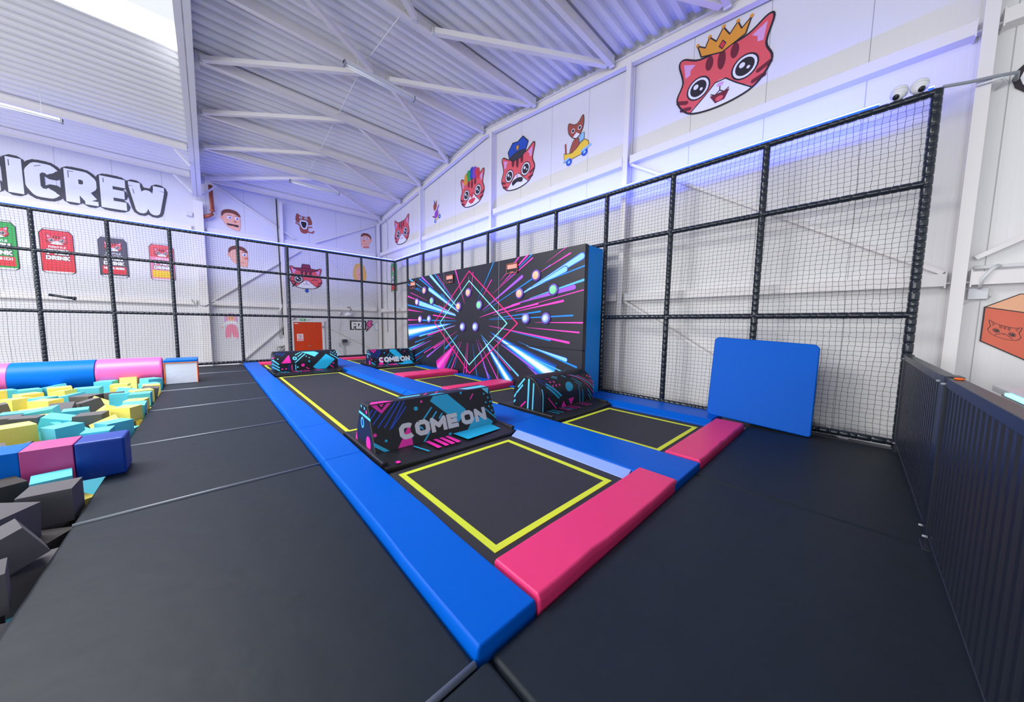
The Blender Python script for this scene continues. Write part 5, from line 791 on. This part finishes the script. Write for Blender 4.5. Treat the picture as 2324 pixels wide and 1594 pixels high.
g = G(); g.tube([(6.63, -.90, 2.24), (6.63, -4.5, 2.24)], .022, 'white', 10); g.tube([(6.60, -1.06, 2.25), (6.51, -1.0, 2.20), (6.51, -.95, 2.08), (6.58, -.95, 1.99)], .016, 'white', 8)
tag(g.build('conduit', smooth=True), 'white conduit along the right wall above the electrical box', 'conduit')
g = G(); g.tube([(6.69, -1.02, 1.94), (6.69, -1.05, 1.90), (6.69, -1.02, 1.86), (6.69, -.92, 1.85), (6.69, -.84, 1.80)], .007, 'white', 6)
tag(g.build('cable', smooth=True), 'thin white cable looping under the grey electrical box', 'cable')

# ================================================================ WALL STICKERS
INK = 'ink'
def outlined(a, pts, m, w=.028): a.poly(pts, m); a.stroke(pts, w, INK, closed=True)
def cathead(a, eyes=(1, 1), mouth='smile'):
    head = smooth([(-.71, .40), (-.62, .68), (-.70, 1.02), (-.62, 1.09), (-.36, .95), (0, .93), (.36, .95), (.62, 1.09), (.70, 1.02), (.62, .68), (.71, .40), (.52, .11), (.2, .01), (-.2, .01), (-.52, .11)], 5)
    a.poly(head, 'red'); 
    muz = smooth([(-.46, .085), (-.24, .27), (-.08, .42), (.08, .42), (.24, .27), (.46, .085), (.18, .015), (-.18, .015)], 5); a.poly(muz, 'dwhite')
    for s in (-1, 1):
        a.poly([(s * .62, 1.0), (s * .42, .90), (s * .50, .84), (s * .50, .76), (s * .58, .74)], 'dpink', s < 0); 
    for x, y, ry in ((-.19, .80, .12), (0, .76, .16), (.19, .80, .12)): a.circle((x, y), .062, 'dred', ry=ry, lift=x < -.1)
    for s in (-1, 1):
        for (p, q) in (((.69, .36), (.54, .30)), ((.62, .20), (.48, .17))): a.stroke([(s * p[0], p[1]), (s * q[0], q[1])], .065, 'dred', lift=False, round_=2)
    a.stroke(head, .03, INK, closed=True)
    a.stroke([(-.46, .09), (-.24, .27), (-.08, .42), (.08, .42), (.24, .27), (.46, .09)], .02, INK, lift=False)
    for i, s in enumerate((-1, 1)):
        if eyes[i]:
            for r, m in ((.195, INK), (.17, 'dwhite'), (.135, INK)): a.circle((s * .35, .46), r, m)
            a.circle((s * .35 - .04, .50), .042, 'dwhite'); a.circle((s * .35 + .05, .43), .025, 'dwhite', lift=False)
        else: a.stroke([(s * .22, .44), (s * .36, .50), (s * .50, .44)], .03, INK)
    a.circle((0, .36), .055, 'dpink', ry=.035)
    a.stroke([(0, .33), (0, .26)], .016, INK); a.stroke([(-.14, .25), (-.07, .21), (0, .26), (.07, .21), (.14, .25)], .016, INK, lift=False)
    if mouth == 'open': a.poly([(-.15, .22), (.15, .22), (.08, .08), (-.06, .07)], 'dred'); a.circle((0, .13), .06, 'red', ry=.04)
def sticker(name, label, cat, fn, draw, k=1, grp='wall stickers'):
    g = G(); A = Art(g, fn, scale=k, step=.0002); draw(A); return tag(g.build(name), label, cat, grp)
def crown(a):
    cathead(a, mouth='open')
    outlined(a, [(-.33, .98), (-.40, 1.20), (-.27, 1.10), (-.21, 1.24), (-.10, 1.11), (0, 1.28), (.10, 1.11), (.21, 1.24), (.27, 1.10), (.40, 1.20), (.33, .98), (0, .88)], 'gold', .02)
    for x, y in ((-.40, 1.21), (-.21, 1.25), (0, 1.29), (.21, 1.25), (.40, 1.21)): a.circle((x, y), .028, 'gold')
    outlined(a, [(-.05, 1.0), (0, 1.07), (.05, 1.0), (0, .93)], 'canred', .014)
def police(a):
    cathead(a); outlined(a, [(-.36, .98), (-.42, 1.18), (-.22, 1.38), (0, 1.34), (.22, 1.42), (.44, 1.20), (.34, 1.0)], 'dblue2'); outlined(a, smooth([(-.34, .98), (0, 1.06), (.34, 1.0), (.16, .86), (-.18, .85)], 4), 'outline', .02)
    outlined(a, [(-.06, 1.24), (.06, 1.24), (.05, 1.14), (0, 1.09), (-.05, 1.14)], 'gold', .012); a.poly(smooth([(-.22, .24), (-.08, .30), (.10, .30), (.24, .24), (.2, .14), (0, .19), (-.18, .13)], 4), INK)
def clown(a):
    cathead(a)
    for i, (x, y, m) in enumerate(((-.40, .95, 'gold'), (-.34, 1.10, 'gold'), (-.20, 1.17, 'dgreen'), (-.16, 1.02, 'dgreen'), (0, 1.22, 'dblue2'), (0, 1.06, 'dblue2'), (.17, 1.18, 'purple'), (.15, 1.03, 'purple'), (.32, 1.10, 'canred'), (.36, .97, 'canred'))): a.circle((x, y), .125, m, lift=True)
    a.circle((0, .37), .085, 'canred'); a.poly(smooth([(-.2, .22), (0, .26), (.2, .22), (.08, .10), (-.08, .10)], 4), 'canred')
def hat(a):
    cathead(a, eyes=(1, 0)); outlined(a, [(-.22, .98), (-.16, 1.24), (.16, 1.24), (.22, .98)], 'maroon'); outlined(a, smooth([(-.55, 1.0), (0, 1.05), (.55, 1.0), (.2, .88), (-.2, .88)], 5), 'maroon'); a.poly([(-.21, 1.0), (.21, 1.0), (.20, 1.05), (-.20, 1.05)], 'dred')
    a.stroke([(-.35 + .2 * math.cos(x), .46 + .2 * math.sin(x)) for x in [2 * PI * k / 16 for k in range(17)]], .03, 'brown'); a.stroke([(-.45, .30), (-.60, .08)], .06, INK, round_=2)
    a.poly([(-.06, -.02), (.06, -.02), (.09, -.14), (0, -.22), (-.09, -.14)], 'dblue2')
sticker('cat_sticker', 'large red cat face sticker wearing a gold crown, high on the right wall', 'wall sticker', RW(1.92, 5.36), crown)
sticker('cat_sticker', 'red cat face sticker in a blue police cap with black moustache on the right wall', 'wall sticker', RW(7.0, 5.42), police, .96)
sticker('cat_sticker', 'red cat face sticker with rainbow clown wig and red nose on the right wall', 'wall sticker', RW(9.2, 5.48), clown, .94)
sticker('cat_sticker', 'plain red cat face sticker next to the far corner of the right wall', 'wall sticker', RW(14.66, 5.14), cathead, 1.08)
sticker('cat_sticker', 'red cat face sticker with maroon hat and magnifying glass, behind the back net', 'wall sticker', BW(3.32, 2.98), hat, .87)
def carcat(a):
    outlined(a, [(-.34, .0), (-.36, .22), (-.28, .18), (-.10, .16), (.10, .28), (.24, .34), (.34, .26), (.36, .14), (.2, .04)], 'carY', .012)
    for x, y in ((-.2, -.03), (.24, .05)): a.circle((x, y), .085, 'dblue2'); a.circle((x, y), .035, 'lightblue')
    a.stroke([(-.36, .02), (-.22, .06)], .05, 'lightblue', round_=2); a.stroke([(.16, .10), (.40, .16)], .05, 'lightblue', round_=2)
    outlined(a, [(.06, .30), (.22, .36), (.22, .50), (.12, .50)], 'lightblue', .01); outlined(a, smooth([(-.18, .16), (-.10, .40), (.04, .44), (.08, .26)], 4), 'bcat', .012)
    outlined(a, smooth([(-.22, .62), (-.24, .86), (-.08, .78), (.04, .78), (.18, .90), (.18, .62), (.0, .44)], 4), 'bcat', .014); a.poly([(-.10, .50), (.0, .58), (.10, .50), (0, .45)], 'dwhite')
    for x in (-.1, .09): a.circle((x, .65), .05, 'dwhite'); a.circle((x, .65), .034, INK)
    a.stroke([(-.30, .20), (-.32, .42)], .045, 'bcat', round_=2); a.circle((-.32, .46), .03, 'dwhite')
sticker('cat_sticker', 'small brown kitten sticker in a yellow car on the right wall', 'wall sticker', RW(4.95, 5.55), carcat, 1.02)
def scooter(a):
    for x, y in ((-.14, .08), (.20, .20)): a.circle((x, y), .085, 'dblue2'); a.circle((x, y), .04, 'lightblue')
    a.stroke([(-.14, .08), (.06, .14), (.14, .40)], .05, 'carY'); a.poly(smooth([(-.18, .20), (-.16, .44), (.06, .50), (.08, .24)], 4), 'purple'); a.stroke([(-.04, .46), (.14, .66)], .06, 'purple', round_=2)
    a.poly(smooth([(-.26, .56), (-.28, .76), (-.08, .82), (-.02, .66), (-.16, .52)], 4), 'bcat'); a.poly([(-.22, .78), (-.24, .98), (-.12, .80)], 'dblue2'); a.poly([(-.10, .80), (-.02, .94), (-.02, .76)], 'bcat'); a.stroke([(-.18, .24), (-.34, .30)], .05, 'brown', round_=2)
sticker('kitten_sticker', 'tiny kitten sticker riding a scooter with a blue horn on the right wall', 'wall sticker', RW(11.5, 5.44), scooter, .92)
def mouthcat(a):
    a.stroke([(.16, .12), (.40, .10), (.48, .24)], .07, 'bcat', round_=2); a.stroke([(-.2, .40), (-.40, .52)], .06, 'bcat', round_=2); a.stroke([(.2, .36), (.42, .42)], .06, 'bcat', round_=2)
    for p in ((-.42, .53), (.44, .43), (.48, .26)): a.circle(p, .04, 'dwhite', lift=False)
    a.poly(smooth([(-.14, .04), (-.18, .4), (.18, .4), (.14, .04)], 4), 'bcat'); outlined(a, smooth([(-.36, .60), (-.30, .98), (-.14, .90), (.14, .88), (.28, .94), (.38, .56), (.1, .50), (-.1, .50)], 4), 'bcat', .014)
    outlined(a, smooth([(-.2, .62), (0, .70), (.2, .62), (.12, .26), (-.10, .26)], 5), 'dwhite', .012); a.poly(smooth([(-.13, .58), (0, .62), (.13, .58), (.07, .32), (-.06, .32)], 4), INK)
    for x in (-.13, .11): a.circle((x, .80), .07, 'dwhite'); a.circle((x, .79), .035, INK)
sticker('kitten_sticker', 'small brown kitten sticker with wide open mouth above the back net', 'wall sticker', BW(3.3, 5.42), mouthcat, .82)
def man(kind):
    def d(a):
        s = -1 if kind == 2 else 1
        face = smooth([(-.30 * s, .62), (-.28 * s, .30), (-.12 * s, .06), (.20 * s, -.06), (.30 * s, .04), (.30 * s, .62), (0, .78)], 5)
        a.circle((-.32 * s, .44), .07, 'skin', ry=.09); a.poly(face, 'skin'); a.stroke(face, .012, 'skin2', closed=True)
        a.poly(smooth([(-.33 * s, .50), (-.32 * s, .72), (-.1 * s, .86), (.2 * s, .82), (.34 * s, .62), (.28 * s, .60), (.05 * s, .70), (-.2 * s, .66)], 5), 'brown')
        for x in (-.06 * s, .20 * s):
            if kind == 1 and x < 0: continue
            a.circle((x, .50), .085, 'dwhite', ry=.065); a.circle((x + .02, .49), .036, 'dblue2'); a.stroke([(x - .08, .60), (x + .07, .59)], .02, 'brown')
        a.circle((.13 * s + (.14 if kind == 1 else 0), .34), .08 if kind == 1 else .06, 'skin2', ry=.05)
        if kind == 0: a.poly([(-.18, .22), (.26, .20), (.24, .10), (-.14, .14)], INK); a.poly([(0, .155), (.12, .15), (.1, .125), (0, .13)], 'canred')
        else: a.stroke([(-.1 * s, .20), (.08 * s, .12), (.22 * s, .14)], .018, 'skin2')
        if kind == 2: a.poly([(-.20 * s, .02), (.2 * s, -.06), (.2 * s, -.16), (-.2 * s, -.10)], 'skin2')
    return d
sticker('face_sticker', 'cartoon man face sticker with brown hair and gritted dark mouth above the back net', 'wall sticker', BW(.84, 5.12), man(0), .85)
sticker('face_sticker', 'cartoon man face sticker in side view with big nose, behind the back net', 'wall sticker', BW(1.0, 3.72), man(1), .88)
sticker('face_sticker', 'cartoon smiling man face sticker near the far corner above the net', 'wall sticker', BW(5.97, 5.32), man(2), .74)
def woman(a):
    a.poly(smooth([(-.30, .02), (-.34, .4), (-.22, .78), (0, .86), (.22, .78), (.34, .4), (.30, .02), (0, -.04)], 5), 'hair'); a.poly(smooth([(-.14, .10), (-.18, .48), (0, .70), (.18, .48), (.12, .10), (0, .0)], 5), 'skin')
    for x in (-.08, .09): a.circle((x, .44), .04, 'dwhite', ry=.03); a.circle((x, .44), .02, 'dblue2')
    a.stroke([(-.05, .27), (.05, .27)], .025, 'canred'); a.poly([(-.1, .12), (.1, .12), (.14, -.02), (-.14, -.02)], 'skin')
sticker('face_sticker', 'cartoon woman face sticker with long blond hair behind the back net', 'wall sticker', BW(5.63, 3.62), woman, .92)
def girl(a):
    a.poly(smooth([(-.16, .60), (-.17, .90), (0, 1.0), (.17, .90), (.16, .60)], 4), 'dpink'); a.poly(smooth([(-.09, .70), (-.09, .88), (.09, .88), (.09, .70)], 4), 'skin')
    for x in (-.04, .04): a.circle((x, .81), .016, INK)
    a.poly([(-.12, .52), (-.12, .70), (.12, .70), (.12, .52)], 'dwhite'); a.stroke([(-.12, .66), (-.24, .50)], .06, 'dwhite', round_=2); a.stroke([(.12, .66), (.22, .50)], .06, 'dwhite', round_=2)
    a.poly(smooth([(-.13, .52), (.13, .52), (.19, .06), (.05, .04), (0, .3), (-.05, .04), (-.19, .06)], 3), 'canpink'); a.circle((-.27, .46), .03, 'skin'); a.circle((-.1, .03), .05, 'dwhite', ry=.025); a.circle((.1, .03), .05, 'dwhite', ry=.025)
sticker('girl_sticker', 'cartoon girl sticker in pink trousers and long pink hair behind the back net', 'wall sticker', BW(.66, .76), girl, 1.03)
# drink can stickers
def can(body, top, cat=True, sub=None, subm=None):
    def d(a):
        outlined(a, [(-.25, 0), (.25, 0), (.31, .06), (.31, 1.20), (.24, 1.30), (-.24, 1.30), (-.31, 1.20), (-.31, .06)], body, .018)
        a.poly([(-.24, 0), (.24, 0), (.29, .05), (-.29, .05)], 'dwhite'); outlined(a, [(-.24, 1.30), (.24, 1.30), (.22, 1.34), (-.22, 1.34)], 'dwhite', .012)
        if subm: a.poly([(-.26, .10), (.26, .10), (.26, .36), (-.26, .36)], subm)
        if top: a.poly([(-.305, .84), (.305, .84), (.305, 1.18), (.24, 1.28), (-.24, 1.28), (-.305, 1.18)], top)
        A2 = Art(a.g, a.fn, scale=.28 * a.k, off=(a.o[0], a.o[1] + .87 * a.k), base=a.l, step=a.st); cathead(A2); a.l = A2.l
        a.l += 1; text(a, 'FIZISTYLE', -.16, .76, .06, .32, 'dwhite', t=.2)
        text(a, 'FIZI', -.215, .55, .185, .43, INK, t=.36, gap=.05); text(a, 'FIZI', -.20, .56, .165, .40, 'dwhite', t=.28, gap=.16)
        text(a, 'DRINK', -.23, .39, .145, .46, INK, t=.36, gap=.05); text(a, 'DRINK', -.22, .40, .125, .44, 'dwhite', t=.28, gap=.16)
        if sub: text(a, sub, -.22, .26, .075, .44, 'dwhite', t=.26)
    return d
sticker('can_sticker', 'green drink can sticker cut by the left edge of the photo, behind the back net', 'wall sticker', BW(-4.36, 2.90), can('dgreen', None, sub='SKIBIDI', subm='canred'), 1.05)
sticker('can_sticker', 'red drink can sticker behind the back net', 'wall sticker', BW(-3.33, 2.90), can('canred', None), 1.0)
sticker('can_sticker', 'dark grey drink can sticker behind the back net', 'wall sticker', BW(-2.22, 2.90), can('cangrey', None, sub='ULTRA BORIS', subm='canred'), .98)
sticker('can_sticker', 'pink drink can sticker behind the back net', 'wall sticker', BW(-1.11, 2.90), can('canpink', 'red', subm='carY'), .96)
sticker('can_sticker', 'green drink can sticker behind the far corner post', 'wall sticker', RW(15.6, 2.98), can('dgreen', None, subm='canred'), 1.08)
# wall lettering: fat white letters with a wide dark outline
def lettering(a):
    L = [('Z', -4.74, .54), ('I', -4.08, .24), ('C', -3.78, .64), ('R', -3.07, .62), ('E', -2.38, .54), ('W', -1.77, .83)]
    for t_, ex, m in ((.40, .0, 'outline'), (.25, .0, 'letter')):
        a.l += 2
        for c, x, w in L:
            gw, ss = GL[c]; th = .265; k = (w - th) / gw if gw else 0
            for st in ss: a.stroke([(x + th / 2 + p[0] * k, th / 2 + p[1] * (1 - th)) for p in st], th + (.165 if m == 'outline' else 0), m, lift=False, round_=2 if m == 'outline' else 1, sq=m != 'outline')
    a.l += 1
    for x, z, dx, dz in ((-4.03, .75, .0, .18), (-2.99, .74, .0, .20), (-2.99, .94, .10, 0), (-2.30, .80, 0, .14), (-1.68, .78, .03, -.16), (-3.6, .88, .12, .06)): a.stroke([(x, z), (x + dx, z + dz)], .016, 'outline', lift=False)
g = G(); lettering(Art(g, BW(0, 5.15), step=.0004)); tag(g.build('wall_lettering'), 'giant white letters ICREW with dark outline high on the back wall', 'lettering')
def fizi(a):
    text(a, 'FIZI', -.05, -.05, .50, .74, INK, t=.42, gap=.02); text(a, 'FIZI', .0, 0, .40, .64, 'dwhite', t=.27, gap=.2)
    outlined(a, [(.86, .46), (1.08, .46), (1.0, .26), (1.12, .26), (.74, -.14), (.86, .16), (.72, .16)], 'logpink', .035)
sticker('logo_sticker', 'wall logo reading FIZI with a pink lightning bolt behind the back net', 'wall sticker', BW(5.20, 1.16), fizi, .92)
def boxdec(a):
    outlined(a, [(0, .02), (0, .42), (.75, .22), (.75, -.48)], 'cbox', .012); outlined(a, [(0, .42), (.22, .56), (.95, .50), (.75, .22)], 'cbox2', .010)
    A2 = Art(a.g, lambda u, v, h: a.fn(u, v - .42 * u, h), scale=.155, off=(.15, .115), base=a.l, step=a.st)
    head = smooth([(-.71, .40), (-.62, .68), (-.70, 1.10), (-.36, .95), (.36, .95), (.70, 1.10), (.62, .68), (.71, .40), (.5, .1), (0, 0), (-.5, .1)], 4); A2.stroke(head, .035, INK, closed=True)
    for s in (-1, 1): A2.circle((s * .34, .46), .16, INK); A2.circle((s * .34, .46), .13, 'cbox'); A2.circle((s * .34, .46), .11, INK); A2.circle((s * .34 - .03, .50), .03, 'cbox')
    for x in (-.18, 0, .18): A2.stroke([(x - .04, .94), (x - .03, .72), (x + .03, .72), (x + .04, .94)], .025, INK)
    A2.stroke([(-.4, .12), (-.1, .36), (.1, .36), (.4, .12)], .03, INK); A2.circle((0, .34), .05, INK, ry=.03)
    for s in (-1, 1): A2.stroke([(s * .6, 1.0), (s * .46, .88), (s * .55, .76)], .025, INK)
sticker('box_sticker', 'orange open box sticker with an outlined cat face at the right edge', 'wall sticker', RW(-1.02, 1.36), boxdec, 1.0)
sticker('oval_sticker', 'edge of a big dark outlined sticker at the right border of the photo', 'wall sticker', RW(-1.5, 4.3), lambda a: (a.circle((0, 0), .50, INK, ry=.30), a.circle((0, 0), .45, 'dwhite', ry=.25)))

# ================================================================ BACK WALL DETAILS
t = thing('exit_door', 'red fire exit door in the back wall behind the net', 'door', (3.3, 17.18, -.62))
g = G(); g.box(2.74, 3.86, 17.13, 17.19, -.62, 1.47, 'door'); g.build('door_leaf', t, bevel=.006)
g = G()
for a in ((2.66, 2.74, -.62, 1.47), (3.86, 3.96, -.62, 1.47), (2.66, 3.96, 1.47, 1.54)): g.box(a[0], a[1], 17.11, 17.19, a[2], a[3], 'white')
g.build('frame', t)
g = G(); g.tube([(3.28, 17.12, .38), (3.40, 17.12, .38)], .014, 'grey', 8); g.build('handle', t)
for z in (1.25, .10):
    g = G(); g.box(3.87, 3.93, 17.09, 17.11, z - .06, z + .06, 'grey'); g.build('hinge', t)
def nosign(a):
    a.poly([(-.12, -.16), (.12, -.16), (.12, .16), (-.12, .16)], 'dwhite'); a.stroke([(.075 * math.cos(x), .05 + .075 * math.sin(x)) for x in [2 * PI * k / 16 for k in range(17)]], .018, 'canred'); a.stroke([(-.05, .10), (.05, .0)], .016, 'canred', lift=False); a.stroke([(-.02, .03), (.03, .08)], .02, INK)
    a.poly([(-.09, -.13), (.09, -.13), (.09, -.06), (-.09, -.06)], 'canred'); a.poly([(-.07, -.105), (.07, -.105), (.07, -.085), (-.07, -.085)], 'dwhite')
g = G(); nosign(Art(g, BW(2.98, .78, 17.128), step=.0003)); tag(g.build('warning_sign'), 'white and red prohibition sign on the red door', 'sign')
g = G(); A = Art(g, BW(3.0, 1.52, 17.105), step=.0003); A.poly([(0, 0), (.22, 0), (.22, .10), (0, .10)], 'dgreen'); A.poly([(.25, 0), (.40, 0), (.40, .09), (.25, .09)], 'dwhite'); A.stroke([(.27, .045), (.38, .045)], .03, 'dgreen'); A.stroke([(.04, .05), (.16, .05)], .03, 'dwhite')
tag(g.build('exit_sign'), 'small green and white emergency exit sign above the red door', 'sign')
g = G(); A = Art(g, BW(2.78, 1.39, 17.128), step=.0003); A.poly([(0, 0), (.14, -.01), (.14, .03), (0, .04)], 'dwhite'); tag(g.build('door_label'), 'small white label at the top corner of the red door', 'label')
g = G(); g.tube([(.28, 16.98, 6.55), (.30, 16.98, 5.62), (.29, 16.98, 5.50), (.20, 16.98, 5.42), (.02, 16.98, 5.33)], .062, 'copper', 16); g.tube([(.30, 16.98, 5.66), (.30, 16.98, 5.60)], .072, 'copper', 16)
tag(g.build('drain_pipe', smooth=True), 'copper coloured drain pipe bending behind the tall column', 'pipe')
g = G(); g.tube([(2.30, 17.0, 6.6), (2.31, 17.0, 5.0), (2.35, 17.0, 2.3), (2.33, 17.0, 1.9), (2.34, 17.0, .9)], .022, 'dark', 8); tag(g.build('cable', smooth=True), 'thick black cable running down the back wall beside the slim column', 'cable')
g = G(); g.tube([(2.24, 17.05, 1.9), (2.30, 17.02, 2.02), (2.33, 17.0, 2.2)], .03, 'white', 8); g.tube([(2.22, 17.05, 1.9), (2.22, 17.05, .75)], .01, 'grey', 6); g.tube([(2.28, 17.05, 1.9), (2.28, 17.05, .75)], .01, 'grey', 6); tag(g.build('conduit', smooth=True), 'white conduit elbow on the back wall above the hanging papers', 'conduit')
g = G(); c = V((2.24, 17.1, .62)); u = V((.17, 0, .07)); w_ = V((-.08, 0, .19)); d_ = V((0, .03, 0)); g.hexa([c - u - w_, c + u - w_, c + u + w_, c - u + w_], [p + d_ for p in (c - u - w_, c + u - w_, c + u + w_, c - u + w_)], 'white'); tag(g.build('notice_board'), 'white tilted notice hanging on the back wall left of the red door', 'notice')
g = G(); rr = random.Random(2)
for k in range(4): g.tube([(2.2 + .09 * k + .10 * math.cos(a), 17.05 + .01 * k, .30 - .03 * k + .11 * math.sin(a + k)) for a in [2 * PI * j / 14 for j in range(14)]], .009, 'dark', 6)
tag(g.build('cable_coil', smooth=True), 'coil of dark cables below the tilted white notice', 'cable')
t = thing('control_box', 'grey switch box on the back wall under the wall logo', 'electrical box', (4.80, 17.12, .43)); g = G(); g.box(4.68, 4.93, 17.04, 17.19, .45, .66, 'grey'); g.build('box', t, bevel=.01); g = G(); g.box(4.70, 4.91, 17.03, 17.045, .50, .64, 'outline'); g.build('cover', t)
for x in (4.78, 4.83):
    g = G(); g.tube([(x, 17.14, .45), (x, 17.14, -.6)], .010, 'grey', 6); g.build('lead', t)
g = G(); g.tube([(4.58, 17.1, .52), (4.57, 17.1, .36), (4.62, 17.1, .30), (4.64, 17.1, .36), (4.60, 17.1, .40)], .012, 'grey', 6); tag(g.build('cable', smooth=True), 'short looped grey cable left of the switch box', 'cable')
g = G(); g.tube([(4.64, 17.12, 1.97), (4.66, 17.12, 1.4), (4.64, 17.12, 1.1), (4.60, 17.12, .85)], .008, 'white', 6); g.tube([(4.60, 17.12, 1.92), (4.68, 17.12, 1.92)], .07, 'white', 10); tag(g.build('wall_sensor', smooth=True), 'white round sensor with a hanging wire on the back wall', 'sensor')
g = G(); g.tube([(4.95, 17.1, 2.2), (5.05, 17.0, 2.24), (5.12, 17.0, 2.1), (4.98, 16.98, 1.95)], .03, 'grey', 8); g.tube([(4.98, 16.95, 1.98), (4.98, 16.95, 1.88), (4.98, 16.95, 1.80)], [.05, .16, .18], 'white', 16); tag(g.build('wall_lamp', smooth=True), 'grey gooseneck wall lamp with a white shade on the back wall', 'lamp')
g = G(); g.tube([(6.38, 17.0, 6.3), (6.40, 17.0, 4.0), (6.42, 17.0, .2)], .014, 'grey', 6); tag(g.build('cable', smooth=True), 'thin grey cable running down the far corner', 'cable')
g = G(); g.tube([(6.66, 16.3, 6.5), (6.66, 16.2, 6.2), (6.66, 16.2, 5.3), (6.66, 16.4, 5.0), (6.66, 16.4, 1.0)], .018, 'steel2', 6); tag(g.build('conduit', smooth=True), 'white conduit down the right wall next to the far corner', 'conduit')
g = G(); g.tube([(-.42, 17.0, 2.25), (-.32, 16.9, 2.05), (-.05, 16.82, 2.03), (.2, 16.95, 2.2)], .018, 'grey', 8); tag(g.build('cable', smooth=True), 'grey cable sagging across the tall column behind the net', 'cable')
g = G(); g.box(-.42, -.25, 17.06, 17.2, 5.32, 5.46, 'steel2'); tag(g.build('alarm_box', bevel=.01), 'small grey box on the back wall left of the tall column', 'box')
g = G(); A = Art(g, BW(7.0 - .55, 1.3), step=.0003); g2 = None
A.circle((.0, .0), .17, 'lightblue', ry=.24); A.circle((.0, .0), .14, 'dwhite', ry=.20); tag(g.build('oval_sticker'), 'pale round sticker behind the far corner post', 'wall sticker', 'wall stickers')
